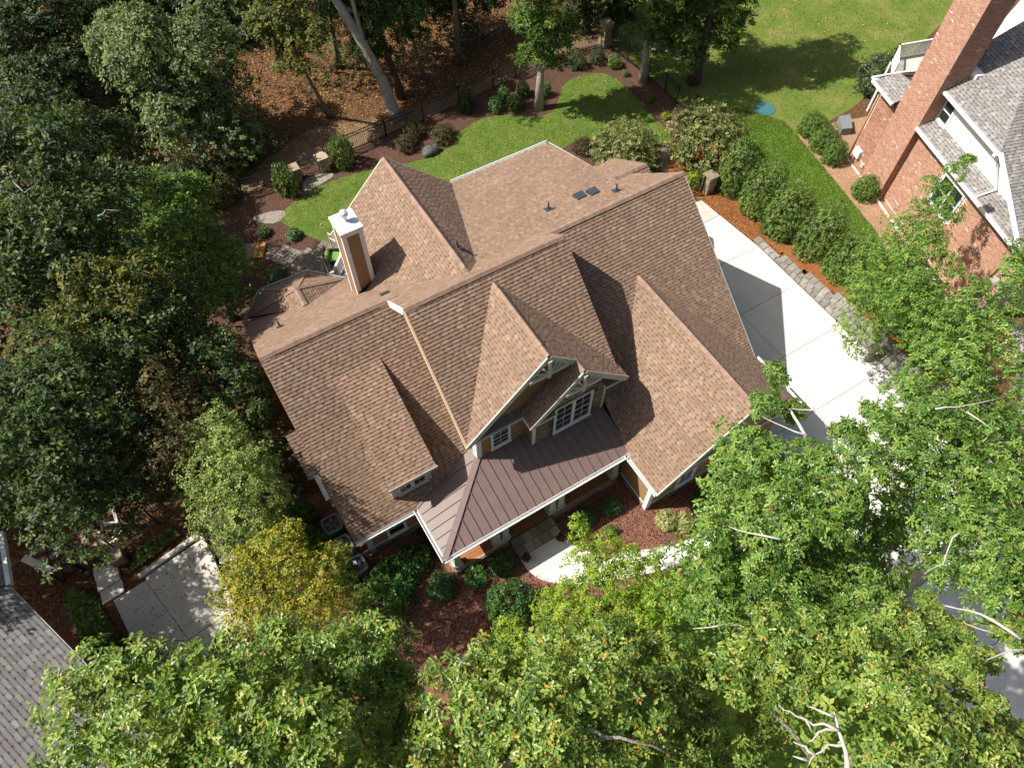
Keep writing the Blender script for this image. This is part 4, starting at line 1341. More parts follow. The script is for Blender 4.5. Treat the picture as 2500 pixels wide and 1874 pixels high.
# gazebo posts under the hip roof
for q in GZ:
    MB().box((q[0] * .9 + .2 - .07, q[1] * .98 + .35 - .07, 0), (q[0] * .9 + .2 + .07, q[1] * .98 + .35 + .07, 2.9)).build('porch_post', MT['white'], house)
# service pipes at the left corner
for y in (11.75, 11.4):
    MB().tube([(-.1, y, .55), (-.32, y, .55), (-.42, y, .45), (-.42, y, .0)], .045, 8).build('downpipe', MT['copper'], house, smooth=True)
for y in (12.9, 12.2):
    MB().box((-.2, y - .08, .7), (-.1, y + .08, .95)).build('meter', MT['copper'], house)

# ------------------------------------------------------------------ the brick house on the right
NU, NN, NP = np.array([-.301, -.954, 0]), np.array([.954, -.301, 0]), np.array([34.25, 17.84, 0])


def W(t, n, z): return NP + NU * t + NN * n + np.array([0, 0, z])


def wbox(mb, t0, t1, n0, n1, z0, z1, col=None):
    return mb.hexa([W(t0, n0, z0), W(t0, n1, z0), W(t1, n1, z0), W(t1, n0, z0), W(t0, n0, z1), W(t0, n1, z1), W(t1, n1, z1), W(t1, n0, z1)][0:8], col) if False else \
        mb.hexa([W(t0, n0, z0), W(t1, n0, z0), W(t1, n1, z0), W(t0, n1, z0), W(t0, n0, z1), W(t1, n0, z1), W(t1, n1, z1), W(t0, n1, z1)], col)


nbr = Thing('brick_house', 'red brick house with tall brick chimney, cream upper wall and grey shingle roofs', 'house', tuple(W(4, 3, 0)))
BR = [(0.38, 0.170, 0.098), (0.33, 0.142, 0.080), (0.42, 0.20, 0.118), (0.36, 0.172, 0.110), (0.29, 0.125, 0.078), (0.45, 0.225, 0.138)]
PB = [(0.60, 0.47, 0.40), (0.50, 0.33, 0.25)]


def brickwork(t0, t1, n, z0, z1, side='front', holes=(), clip=None, L=.215, H=.076):
    """running-bond bricks proud of a mortar core; side 'front' faces the garden, 'right' faces along +t"""
    mb = MB()
    z = z0
    row = 0
    g = .011
    pr = .010
    while z < z1 - .02:
        h = min(H, z1 - z)
        x = t0 - (L / 2 if row % 2 else 0)
        while x < t1:
            a, b = max(x, t0), min(x + L, t1)
            zm = z + h / 2
            if b - a > .03 and not any(q[0] < b and a < q[1] and q[2] < zm < q[3] for q in holes) and (clip is None or clip((a + b) / 2, zm)):
                c = PB[random.randrange(2)] if random.random() < .02 else BR[random.randrange(len(BR))]
                if side == 'front':
                    F = lambda s, d, zz: W(s, n - d, zz)
                else:
                    F = lambda s, d, zz: W(n + d, s, zz)
                A, B, C_, D_ = F(a + g, pr, z + g), F(b - g, pr, z + g), F(b - g, pr, z + h - g), F(a + g, pr, z + h - g)
                A0, B0, C0, D0 = F(a + g, 0, z + g), F(b - g, 0, z + g), F(b - g, 0, z + h - g), F(a + g, 0, z + h - g)
                for q in ((A, B, C_, D_), (D_, C_, C0, D0), (A0, B0, B, A), (A0, A, D_, D0), (B, B0, C0, C_)): mb.face(q, c)
            x += L
        z += h
        row += 1
    return mb.build('bricks', MT['brick'], nbr, None, 'stuff')


m = MB()
wbox(m, -.66, 2.62, 0, 7, 0, 4.95)
wbox(m, 2.62, 11.6, .42, 7, 0, 4.9)
m.build('brick_wall', MT['pmortar'], nbr)
c = MB()
wbox(c, .76, 2.65, -.012, 1.35, 0, 13.6)
cho = c.build('brick_chimney', MT['pmortar'], nbr)
brickwork(-.66, 2.65, -.012, .12, 4.95)
brickwork(.76, 2.65, -.012, 4.95, 13.6)
brickwork(-.012, .42, 2.65, .12, 4.9, 'right')
brickwork(-.012, 1.35, 2.65, 4.9, 13.6, 'right')
brickwork(2.66, 11.6, .42, .12, 4.9, holes=((5.3, 7.15, 2.4, 4.3),))
f = MB()
wbox(f, -.7, 11.6, -.06, 0.0, 0, .12)
f.build('foundation_ledge', MT['concrete'], nbr)


def slopef(pts, mat='grey', name='roof', th=.09):
    """shingled roof over local (t, n, z) points"""
    return shingle_plane([W(*p) for p in pts], nbr, GR_PAL, MT['grey_shingle'], MT['grey_base'], False, .15, th, name, (.16, .28), .02)


slopef([(2.62, .02, 4.98), (11.25, .02, 4.98), (9.6, .82, 5.36), (2.62, .82, 5.36)])          # skirt roof
slopef([(1.35, .40, 7.05), (7.25, .40, 7.05), (1.35, 5.37, 10.04)])              # upper roof
slopef([(11.4, .02, 4.95), (11.4, 6.5, 4.95), (1.3, 6.5, 10.06), (1.3, 5.42, 10.06), (7.25, .38, 7.05)])   # front wing
slopef([(-1.3, -.32, 5.02), (.74, -.32, 5.02), (.74, 1.0, 5.6), (-.95, .8, 5.5)])
slopef([(-1.3, 2.6, 5.0), (-1.3, -.32, 5.02), (-.95, .8, 5.5), (-.9, 2.6, 5.25)])
m = MB()
k0 = [(1.7, .85), (9.9, .85)]
q = [W(1.7, .84, 5.0), W(9.6, .84, 5.0), W(7.3, .84, 7.0), W(1.7, .84, 7.0)]
q2 = [W(1.7, 1.1, 5.0), W(9.6, 1.1, 5.0), W(7.3, 1.1, 7.0), W(1.7, 1.1, 7.0)]
m.hexa([q[0], q[1], q2[1], q2[0], q[3], q[2], q2[2], q2[3]])
m.build('upper_wall', MT['cream'], nbr)
m = MB()
wbox(m, -.4, 3.0, 1.4, 5, 4.9, 7.9)
m.build('upper_wall', MT['cream'], nbr)


def wbar(a, b, w, h, mat='white', name='fascia', parent=None):
    return MB().bar(W(*a), W(*b), w, h).build(name, MT[mat], parent or nbr)


wbar((2.62, -.04, 4.90), (11.3, -.04, 4.90), .13, .13, 'white', 'gutter')
wbar((1.35, .34, 6.98), (7.3, .34, 6.98), .13, .13, 'white', 'gutter')
wbar((7.28, .36, 7.08), (11.35, -.02, 5.02), .22, .06, 'white', 'rake_board')
wbar((-1.35, -.38, 4.96), (.74, -.38, 4.96), .12, .12, 'white', 'gutter')
wbar((-1.38, -.36, 5.03), (-1.38, 2.6, 5.03), .34, .10, 'white', 'rake_board')
wbar((7.1, .36, 7.0), (7.1, .36, 6.75), .16, .16, 'white', 'gutter_head')
for a, b in (((-.74, -.08, 4.9), (-.74, -.08, .25)),):
    MB().tube([W(*a), W(*b)], .05, 8).build('downpipe', MT['copper'], nbr, smooth=True)
MB().tube([W(7.15, .38, 6.8), W(7.12, .72, 6.5), W(8.0, .74, 5.42), W(7.9, .1, 5.12), W(7.9, -.02, 5.0)], .05, 8).build('downpipe', MT['white'], nbr, smooth=True)
MB().tube([W(11.4, .36, 4.7), W(10.9, .36, 3.9), W(10.85, .36, .2)], .05, 8).build('downpipe', MT['copper'], nbr, smooth=True)


def wwin(t0, t1, z0, z1, n, sashes=2, shutters=False):
    mb = MB()
    for a, b, c_, d in ((t0, t0 + .08, z0, z1), (t1 - .08, t1, z0, z1), (t0 + .08, t1 - .08, z0, z0 + .08), (t0 + .08, t1 - .08, z1 - .08, z1)):
        wbox(mb, a, b, n - .06, n, c_, d)
    fo = mb.build('window', MT['white'], nbr)
    w = (t1 - t0 - .16) / sashes
    for s in range(sashes):
        a, b = t0 + .08 + s * w, t0 + .08 + (s + 1) * w
        p = MB()
        wbox(p, a + .03, b - .03, n - .02, n - .008, z0 + .08, z1 - .08)
        p.build('pane', MT['glass'], fo)
        p = MB()
        wbox(p, a, a + .04, n - .05, n - .021, z0 + .08, z1 - .08)
        wbox(p, b - .04, b, n - .05, n - .021, z0 + .08, z1 - .08)
        wbox(p, a + .04, b - .04, n - .049, n - .022, (z0 + z1) / 2 - .03, (z0 + z1) / 2 + .03)
        p.build('sash', MT['sash'], fo)
    p = MB()
    wbox(p, t0 - .05, t1 + .05, n - .12, n - .001, z0 - .06, z0)
    p.build('sill', MT['white'], fo)


wwin(1.95, 3.5, 5.42, 6.62, .84)
wwin(5.35, 7.1, 2.45, 4.25, .42)
m = MB()
wbox(m, -.45, .1, -.2, -.013, .75, 1.25)
mb_ = m.build('meter_box', MT['white'], nbr)
MB().tube([W(-.3, -.1, .75), W(-.3, -.1, .05)], .045, 8).build('conduit', MT['copper'], mb_)
m = MB()
wbox(m, .45, .68, -.12, -.013, .55, .8)
m.build('gas_meter', MT['galv'], nbr)
MB().tube([W(.75, -.08, .6), W(.75, -.08, .06), W(.4, -.15, .04)], .02, 6).build('gas_pipe', MT['copper'], nbr)

# raised deck with white railing behind the brick house
dk = Thing('timber_deck', 'small grey raised deck with white railing beyond the brick chimney', 'deck', (39.5, 21.0, 0))
A, B, C_, D_ = np.array([38.75, 21.15, 3.5]), np.array([41.6, 20.3, 3.5]), np.array([37.4, 20.0, 3.5]), np.array([40.3, 19.2, 3.5])
e1, e2 = unit(B - A), unit(C_ - A)
for k in range(10):
    a = A + (C_ - A) * (k + .5) / 10
    MB().bar(a, a + e1 * 3.0, .155, .04).build('deck_board', MT['old_concrete'], dk)


def railing(p, q, th, h=.95, mat='white', gap=.125, post=True):
    p, q = np.array(p, float), np.array(q, float)
    r = MB().bar(p + (0, 0, h), q + (0, 0, h), .09, .05).bar(p + (0, 0, .1), q + (0, 0, .1), .06, .05).build('rail', MT[mat], th)
    n = int(np.linalg.norm(q - p) / gap)
    for k in range(1, n):
        a = p + (q - p) * k / n
        MB().bar(a + (0, 0, .1), a + (0, 0, h), .04, .04, (1, 0, 0)).build('baluster', MT[mat], th)
    if post:
        for a in (p, q):
            MB().bar(a - (0, 0, .1), a + (0, 0, h + .06), .1, .1, (1, 0, 0)).build('post', MT[mat], th)


railing(A, B, dk)
railing(A, C_, dk)
for a in (A, C_): MB().bar((a[0], a[1], 0), (a[0], a[1], 3.4), .12, .12, (1, 0, 0)).build('post', MT['white'], dk)
ground_sheet('neighbour_patio', [(35.9, 21.45), (38.5, 20.7), (37.0, 17.6), (35.0, 18.6)], .02, MT['pale_mulch'])
m = MB()
m.hexa([(35.55, 20.35, 0), (36.15, 20.1, 0), (36.8, 21.0, 0), (36.1, 21.25, 0), (35.55, 20.35, .5), (36.15, 20.1, .5), (36.8, 21.0, .62), (36.1, 21.25, .62)][0:8])
single('cellar_hatch', m, MT['ac'], 'grey sloping cellar hatch beside the brick house corner', 'hatch')
m = MB()
for k in range(7):
    a = np.array([35.25, 20.6, 0]) + np.array([-.2, -.8, 0]) * k * .28
    m.bar(a + (-.1, .03, .06), a + (.12, -.03, .06), .2, .12)
single('brick_edging', m, MT['brick_plain'], 'row of red bricks edging the patio by the brick house', 'edging')
ground_sheet('rear_drive', [(51.5, 22.4), (58, 24.5), (62, 20), (54, 18)], .018, MT['concrete'])

# ------------------------------------------------------------------ the grey-roofed house at the lower left
gh = Thing('grey_roof_house', 'brick house with a grey shingle roof beside the lower parking pad', 'house', (-13, 11, 0))
EU = unit((1.71, -4.18, 0))
EN = np.array([.926, .379, 0])
E0 = np.array([-11.25, 14.9, 5.0])
G_ = lambda s, d, dz: E0 + EU * s - EN * d + np.array([0, 0, dz])
shingle_plane([G_(0, 0, 0), G_(0, 6, 3.3), G_(14, 6, 3.3), G_(14, 0, 0)], gh, [tuple(c * .82 for c in q) for q in GR_PAL], MT['grey_shingle'], MT['grey_base'], False, .16, .1, 'roof', (.18, .34), .016)
shingle_plane([G_(0, 6, 3.3), G_(0, 12, 0), G_(14, 12, 0), G_(14, 6, 3.3)], gh, [tuple(c * .82 for c in q) for q in GR_PAL], MT['grey_shingle'], MT['grey_base'], False, .2, .1, 'roof', (.25, .4), .012)
MB().bar(G_(0, -.03, -.1), G_(14, -.03, -.1), .06, .14).build('gutter', MT['ac'], gh)
MB().bar(G_(.02, .05, -.16), G_(.02, 6, 3.1), .04, .14).build('rake_board', MT['ac'], gh)
shingle_plane([(-11.22, 14.95, 5.02), (-11.08, 16.95, 5.02), (-15, 17.3, 6.6), (-15, 15.0, 6.6)], gh, [tuple(c * .7 for c in q) for q in GR_PAL], MT['grey_shingle'], MT['grey_base'], False, .15, .1, 'roof', (.18, .34), .016)
MB().bar((-11.18, 14.9, 4.96), (-11.05, 17.0, 4.96), .16, .2).build('fascia', MT['white'], gh)
m = MB()
q = [G_(.5, .5, -5), G_(13, .5, -5), G_(13, 11, -5), G_(.5, 11, -5)]
m.hexa([q[1], q[0], q[3], q[2]][::-1] + [p + (0, 0, 4.9) for p in [q[1], q[0], q[3], q[2]][::-1]])
m.build('brick_wall', MT['brick_plain'], gh)
m = MB()
m.face([G_(.5, .5, -.1), G_(.5, 6, 2.9), G_(.5, 11, -.1)])
m.build('gable', MT['cream'], gh)
gw = Thing('garden_wall', 'low brick garden wall with pale capping below the grey roofed house', 'wall', (-11.6, 17.3, 0))
MB().bar((-12.3, 18.2, .45), (-11.45, 17.05, .45), .22, .9).build('wall', MT['brick_plain'], gw)
MB().bar((-12.32, 18.23, .93), (-11.43, 17.02, .93), .3, .06).build('coping', MT['old_concrete'], gw)

# ------------------------------------------------------------------ fences, gates and pillars
def fence(name, label, pts, h=1.30, step=.115, post=2.4, loc=None, cat='fence'):
    f = Thing(name, label, cat, (pts[0][0], pts[0][1], 0))
    mbp = MB()
    for a, b in zip(pts[:-1], pts[1:]):
        a, b = np.array([*a, 0.]), np.array([*b, 0.])
        d = b - a
        ln = np.linalg.norm(d)
        d = d / ln
        for z in (h - .04, h - .24, .14):
            MB().bar(a + (0, 0, z), b + (0, 0, z), .035, .035).build('rail', MT['black'], f)
        n = int(ln / step)
        for k in range(1, n):
            p = a + d * ln * k / n
            mbp.bar(p + (0, 0, .05), p + (0, 0, h + .06), .018, .018, (d[0], d[1], 0))
        m = max(1, int(round(ln / post)))
        for k in range(m + 1):
            p = a + d * ln * k / m
            MB().bar(p + (0, 0, 0), p + (0, 0, h + .12), .06, .06, (d[0], d[1], 0)).build('post', MT['black'], f)
    mbp.build('pickets', MT['black'], f, None, 'stuff')
    return f


fence('metal_fence', 'long black metal fence between the back garden and the woods', [(7.75, 34.2), (9.24, 34.54), (14.47, 34.75), (19.72, 35.15), (23.38, 35.7), (28.35, 35.4)])
fence('metal_fence', 'black metal fence running down the right side of the back garden', [(28.72, 35.1), (28.98, 31), (28.95, 29.2), (28.9, 27.9), (29.25, 26.6), (28.4, 24.6), (26.0, 21.4)])
fence('metal_fence', 'short black metal fence left of the garden gate', [(0.1, 34.15), (2.6, 34.2), (5.45, 34.0)])
fence('metal_gate', 'black metal garden gate between two low stone piers at the woods', [(6.08, 33.93), (7.18, 33.9)], 1.2, .12, 1.1, cat='gate')
fence('metal_fence', 'black metal fence above the parking pad, in tree shade', [(-9.2, 17.05), (-7.4, 17.4), (-5.0, 17.8)], 1.25)
fence('metal_gate', 'black metal gate beside the low brick garden wall', [(-10.6, 16.98), (-9.45, 17.0)], 1.25, .11, 1.1, cat='gate')
fence('metal_fence', 'short black metal fence panel from the brick garden wall to the gate', [(-11.5, 16.9), (-10.68, 16.95)], 1.25)
fence('metal_gate', 'small black metal gate beside the driveway stone pillar', [(24.35, 21.05), (25.25, 20.95)], 1.1, .11, .9, cat='gate')


def pillar(label, x, y, w, h, stone='flag', rot=0.0):
    t = Thing('stone_pillar', label, 'pillar', (x, y, 0))
    MB().box((x - w / 2 + .05, y - w / 2 + .05, 0), (x + w / 2 - .05, y + w / 2 - .05, h - .08)).build('core', MT['mortar'], t)
    z = 0
    while z < h - .1:
        hh = min(random.uniform(.14, .24), h - .08 - z)
        for s in range(4):
            a = -w / 2
            while a < w / 2 - .02:
                b = min(a + random.uniform(.18, .34), w / 2)
                if w / 2 - b < .08: b = w / 2
                d = random.uniform(.0, .03)
                lo, hi = (a + .006, -w / 2 - d), (b - .006, -w / 2 + .06)
                if s % 2: lo, hi = (-w / 2 - d, a + .006), (-w / 2 + .06, b - .006)
                if s >= 2: lo, hi = (-hi[0], -hi[1]), (-lo[0], -lo[1])
                MB().box((x + lo[0], y + lo[1], z + .006), (x + hi[0], y + hi[1], z + hh - .006)).build('stone', MT[stone], t)
                a = b
        z += hh
    MB().box((x - w / 2 - .06, y - w / 2 - .06, h - .08), (x + w / 2 + .06, y + w / 2 + .06, h)).build('cap', MT['flag'], t)
    return t


pillar('tan stone pillar with flat cap at the top end of the driveway', 25.6, 20.85, .55, 1.25)
pillar('grey stone pillar at the far corner of the back garden fence', 28.55, 35.3, .62, 1.7)
pillar('low stone pier on the left of the garden gate', 5.72, 33.95, .55, 1.0)
pillar('low stone pier on the right of the garden gate', 7.5, 33.98, .55, 1.0)
pillar('low grey stone pier beside the parking pad gate', -9.25, 16.6, .5, .7)
ground_sheet('gravel_patch', smooth_poly([(5.9, 33.8), (7.4, 33.8), (7.9, 33.2), (6.9, 32.95), (5.7, 32.7)], 1), .017, MT['gravel'])
ground_sheet('gravel_patch', smooth_poly([(2.3, 32.6), (3.9, 32.3), (4.3, 31.8), (3.5, 31.3), (2.7, 31.8)], 1), .0165, MT['gravel'])
ground_sheet('yard_path', smooth_poly([(-9.4, 17.2), (-10.6, 17.3), (-11.0, 18.6), (-9.9, 19.4), (-8.9, 18.4)], 1), .008, MT['dirt'])
ff = Thing('flagstone_patio', None, None, (-11.2, 18.4, 0))
tag(ff.o, 'dappled flagstone patch in the left-hand yard', None, None, 'structure')
for k in range(26):
    x, y = random.uniform(-12.0, -9.7), random.uniform(17.3, 19.4)
    x, y = -12.0 + (k % 6) * .42 + random.uniform(-.06, .06), 17.35 + (k // 6) * .46 + random.uniform(-.06, .06)
    r = .2
    MB().prism([(x + r * random.uniform(.8, 1.15) * math.cos(a), y + r * random.uniform(.8, 1.15) * math.sin(a)) for a in (.4, 1.4, 2.6, 3.7, 5.2)], 0, .03).build('flagstone', MT['flag'], ff)
eb = MB()
path = [(-8.1, 20.6), (-8.6, 19.6), (-8.9, 18.9), (-8.9, 18.2), (-9.3, 17.7)]
single('stone_edging', eb.tube([(x, y, .04) for x, y in path], .08, 6), MT['old_concrete'], 'curving stone edging in the shaded left yard', 'edging')
eb = MB()
single('stone_edging', eb.tube([(-9.3 + .45 * math.cos(a), 18.0 + .45 * math.sin(a), .04) for a in np.arange(0, 6.3, .4)], .07, 6), MT['old_concrete'], 'small ring of edging stones beside the fence', 'edging')
# steps from the gate to the pad
sp = Thing('pad_steps', 'pale concrete steps from the gate to the parking pad', 'steps', (-9.7, 16, 0))
for k, (y0, y1, z) in enumerate(((15.1, 15.65, .09), (15.66, 16.2, .16), (16.21, 16.8, .12))):
    MB().hexa([(-10.35, y0, 0), (-9.45, y0 + .08, 0), (-9.4, y1 + .08, 0), (-10.3, y1, 0), (-10.35, y0, z), (-9.45, y0 + .08, z), (-9.4, y1 + .08, z), (-10.3, y1, z)]).build('step', MT['old_concrete'], sp)


# ------------------------------------------------------------------ small things in the garden
def ac_unit(x, y, label):
    t = Thing('air_conditioner', label, 'air conditioner', (x, y, 0), 'air conditioners along the left wall')
    r, h = .41, .78
    ring = lambda rr, z, n=28: [(x + rr * (abs(math.cos(a)) ** .42) * math.copysign(1, math.cos(a)), y + rr * (abs(math.sin(a)) ** .42) * math.copysign(1, math.sin(a)), z) for a in [2 * math.pi * k / n for k in range(n)]]
    mb = MB()
    R = [ring(r, 0), ring(r, h - .04), ring(r - .03, h), ring(r - .1, h), ring(r - .11, h - .22)]
    for A, B in zip(R[:-1], R[1:]):
        for k in range(28):
            q = (k + 1) % 28
            mb.face([A[k], A[q], B[q], B[k]])
    mb.face(list(reversed(R[4])))
    body = mb.build('casing', MT['ac'], t)
    for z in np.arange(.08, .7, .075):
        A, B = ring(r + .012, z), ring(r + .012, z + .03)
        m2 = MB()
        for k in range(28):
            q = (k + 1) % 28
            m2.face([A[k], A[q], B[q], B[k]])
        m2.build('louvre', MT['ac'], body)
    for k in range(5):
        a = 2 * math.pi * k / 5 + x
        u, v = np.array([math.cos(a), math.sin(a), 0]), np.array([-math.sin(a), math.cos(a), 0])
        c = np.array([x, y, h - .10])
        MB().face([c + u * .05 - v * .04, c + u * .27 - v * .10 + (0, 0, .03), c + u * .27 + v * .07 - (0, 0, .03), c + u * .05 + v * .04]).build('fan_blade', MT['acfan'], t)
    g = MB()
    for rr in (.06, .12, .18, .24, .29):
        P = [(x + rr * math.cos(a), y + rr * math.sin(a), h + .005) for a in np.arange(0, 6.4, .3)]
        g.tube(P, .005, 4, False)
    for k in range(8):
        a = math.pi * k / 4
        g.bar((x, y, h + .008), (x + .31 * math.cos(a), y + .31 * math.sin(a), h + .008), .009, .009)
    g.build('fan_guard', MT['black'], t)


ac_unit(-1.0, 13.15, 'dark grey air conditioner, farthest of the row along the left wall')
ac_unit(-.97, 12.08, 'dark grey air conditioner, middle one of the row along the left wall')
ac_unit(-.85, 11.0, 'dark grey air conditioner half hidden under the bright green bush')


def planter(x, y, label):
    t = Thing('flower_pot', label, 'planter', (x, y, .022), 'pots flanking the porch steps')
    MB().lathe((x, y, .022), [(.13, 0), (.17, .2), (.20, .34), (.22, .36), (.22, .40), (.18, .40), (.17, .35)], 18).build('pot', MT['pot'], t, smooth=False)
    me = crown_mesh('flowers', [(0, 0, .42, .16)], 'oval', .06, 5200, [(.07, .012, .03), (.14, .02, .06), (.05, .05, .02), (.20, .05, .12)], MT['leaf'], per=5, under=False, seed=3)
    link('flowers', me, t)


planter(5.27, 7.78, 'cream pot of purple flowers left of the porch steps')
planter(6.98, 7.75, 'cream pot of purple flowers right of the porch steps')

# green cushioned lounge chair, closed umbrella and stair railing beside the chimney
lc = Thing('lounge_chair', 'black wicker lounge chair with two green cushions on the terrace', 'chair', (5.05, 27.05, .03))
c = np.array([5.02, 27.0, 0.03])
u, v = unit((.87, -.5, 0)), unit((.5, .87, 0))
bx = lambda mb, a, b, w, hu, hv, hz: mb.obox(c + u * a + v * b + (0, 0, w), u * hu, v * hv, (0, 0, hz))
m = MB()
bx(m, 0, 0, .16, .46, .44, .16)
m.build('seat_base', MT['black'], lc)
for a, b, hu, hv, z, hz in ((-.42, 0, .06, .44, .45, .32), (0, .41, .46, .05, .38, .24), (0, -.41, .46, .05, .38, .24)):
    m = MB()
    bx(m, a, b, z, hu, hv, hz)
    m.build('arm', MT['black'], lc)
m = MB()
m.tube([c + u * .05 - v * .36 + (0, 0, .40), c + u * .05 + v * .36 + (0, 0, .40)], .10, 10)
m.obox(c + u * .05 + (0, 0, .40), u * .34, v * .35, (0, 0, .08))
m.build('cushion', MT['cushion'], lc)
MB().tube([c - u * .27 - v * .36 + (0, 0, .60), c - u * .27 + v * .36 + (0, 0, .60)], .15, 12).build('cushion', MT['cushion'], lc, smooth=True)
um = Thing('closed_umbrella', 'closed grey patio umbrella leaning beside the lounge chair', 'umbrella', (4.3, 25.5, .03))
m = MB()
pts = []
b0, t0 = np.array([4.34, 25.56, 1.0]), np.array([4.25, 25.42, 2.4])
d = unit(t0 - b0)
a1 = unit(np.cross(d, (0, 0, 1)))
a2 = np.cross(d, a1)
rings = []
for s, r in ((0, .30), (.35, .25), (.75, .13), (1, .05)):
    rings.append([b0 + (t0 - b0) * s + (a1 * math.cos(q) + a2 * math.sin(q)) * r * (1.25 if k % 2 else .62) for k, q in enumerate(np.arange(16) * 2 * math.pi / 16)])
for A, B in zip(rings[:-1], rings[1:]):
    for k in range(16): m.face([A[k], A[(k + 1) % 16], B[(k + 1) % 16], B[k]])
m.face(rings[-1])
m.build('canopy', MT['umbrella'], um)
MB().tube([b0 - d * .87, t0 + d * .1], .03, 8).build('pole', MT['ac'], um)
rl = Thing('stair_railing', 'white stair railing between the chimney and the porch roof', 'railing', (5.0, 26.2, .03))
p, q = np.array([4.34, 24.94, .62]), np.array([5.37, 26.33, .12])
MB().bar(p + (0, 0, .95), q + (0, 0, .95), .12, .07).build('handrail', MT['white'], rl)
MB().bar(p + (0, 0, .12), q + (0, 0, .12), .06, .06).build('rail', MT['white'], rl)
for k in range(1, 13):
    a = p + (q - p) * k / 13
    MB().bar(a + (0, 0, .12), a + (0, 0, .95), .045, .045, (1, 0, 0)).build('baluster', MT['white'], rl)
for a in (p, q): MB().bar((a[0], a[1], .03), a + (0, 0, 1.08), .12, .12, (1, 0, 0)).build('post', MT['white'], rl)
for k in range(5):
    a = p + (q - p) * (k + .5) / 5 + np.array([.55, -.35, -.05])
    MB().obox((a[0], a[1], max(.1, a[2] * .5 + .05)), unit((.87, -.5, 0)) * .5, unit((.5, .87, 0)) * .15, (0, 0, max(.08, a[2] * .5))).build('stair_step', MT['old_concrete'], rl)
hp = Thing('rail_frame', 'thin white rail along the terrace behind the chimney', 'railing', (5.3, 27.5, 0))
for z in (1.2, .9): MB().bar((5.37, 27.95, z), (5.95, 26.5, z), .05, .05).build('rail', MT['white'], hp)
for s in (0, .5, 1): MB().bar((5.37 + .58 * s, 27.95 - 1.45 * s, 0), (5.37 + .58 * s, 27.95 - 1.45 * s, 1.25), .06, .06, (1, 0, 0)).build('post', MT['white'], hp)

m = MB()
gb = np.random.default_rng(5)
bm_pts = []
for i in range(7):
    for k in range(12):
        th, ph_ = math.pi * i / 6, 2 * math.pi * k / 12
        rr = 1 + .13 * math.sin(3 * ph_ + i) + .07 * gb.normal()
        bm_pts.append((13.51 + .62 * rr * math.sin(th) * math.cos(ph_), 31.97 + .40 * rr * math.sin(th) * math.sin(ph_), .16 + .30 * rr * math.cos(th)))
m.v = bm_pts
for i in range(6):
    for k in range(12):
        q = (k + 1) % 12
        m.f.append((i * 12 + k, (i + 1) * 12 + k, (i + 1) * 12 + q, i * 12 + q))
        m.c.append(None)
single('boulder', m, MT['boulder'], 'large grey boulder in the mulch between fence and lawn', 'boulder', smooth=True)
m = MB().lathe((33.35, 24.63, .006), [(.66, 0), (.66, .03), (.62, .045), (.1, .05)], 28)
single('utility_cover', m, MT['teal'], 'round blue-green utility cover set in the side lawn', 'cover')


def spot(x, y, label, z=.01):
    t = Thing('path_light', label, 'garden light', (x, y, z), 'small garden lights')
    MB().tube([(x, y, z), (x, y, z + .18)], .015, 6).build('stake', MT['black'], t)
    MB().lathe((x, y, z + .18), [(.05, 0), (.08, .02), (.08, .06), (.02, .08)], 12).build('head', MT['black'], t)


spot(11.25, 5.25, 'black path light at the mulch edge of the front walk')
spot(31.43, 16.07, 'small dark garden light in the green side lawn')
m = MB().lathe((8.95, 5.95, .01), [(.09, 0), (.10, .03), (.08, .07), (.02, .08)], 12)
single('drain_cap', m, MT['white'], 'small white round cap in the front mulch beside the walk', 'cap')
tc = Thing('dark_bin', 'black plastic bin standing at the corner of the parking pad', 'bin', (-4.95, 14.5, 0))
MB().lathe((-4.95, 14.5, 0), [(.26, 0), (.33, .62), (.36, .64), (.36, .68), (.31, .68), (.29, .3)], 20).build('body', MT['black'], tc)
pd = Thing('bin_pad', 'pale concrete pad under the black bin', 'pad', (-5.2, 14.8, 0))
MB().prism([(-5.75, 14.3), (-4.6, 14.0), (-4.5, 15.3), (-5.4, 15.5)], 0, .02).build('slab', MT['concrete'], pd)

# ------------------------------------------------------------------ shrubs
G_H = 'clipped hollies along the driveway'
for k, (x, y, r, h, lb) in enumerate([
        (26.97, 20.31, 1.12, 3.1, 'tall clipped holly next to the stone pillar, first of the driveway row'),
        (27.12, 18.25, 1.22, 3.1, 'clipped dark holly, second of the row counted from the stone pillar'),
        (27.15, 16.25, 1.28, 3.1, 'clipped dark holly with an orange-tipped plant behind it'),
        (27.45, 14.2, 1.28, 3.1, 'round clipped holly, fourth of the row from the stone pillar'),
        (27.4, 12.2, 1.18, 2.9, 'clipped holly touching the bright green side yard tree'),
        (27.2, 10.35, 1.1, 2.8, 'dark clipped holly above the middle of the retaining wall')]):
    shrub('holly_bush', lb, x, y, r, h, 'holly', 'oval', .072, None, G_H, key='holly%d' % (k % 3), z=.05, smooth=True, lump=.06)
shrub('holly_bush', 'dark holly half under the oak at the lower end of the retaining wall', 27.3, 8.4, 1.2, 2.6, 'holly', 'oval', .072, None, G_H, key='holly1', z=.4, smooth=True, lump=.06)
shrub('holly_bush', 'lowest dark holly above the retaining wall, against the oak', 27.5, 6.5, 1.35, 2.8, 'holly', 'oval', .072, None, G_H, key='holly0', z=.4, smooth=True, lump=.06)
shrub('garden_bush', 'large loose yellow-green bush above the driveway pillar', 27.23, 23.12, 2.05, 3.1, 'viburnum', 'diamond', .15, None, None, loose=.3, mat='leaf', per=7)
shrub('orange_plant', 'orange-leaved plant peeping over the clipped holly row', 28.6, 16.9, .75, 1.5, 'gold', 'diamond', .12, None, None, mat='leaf', accent=((.40, .13, .02), .4))
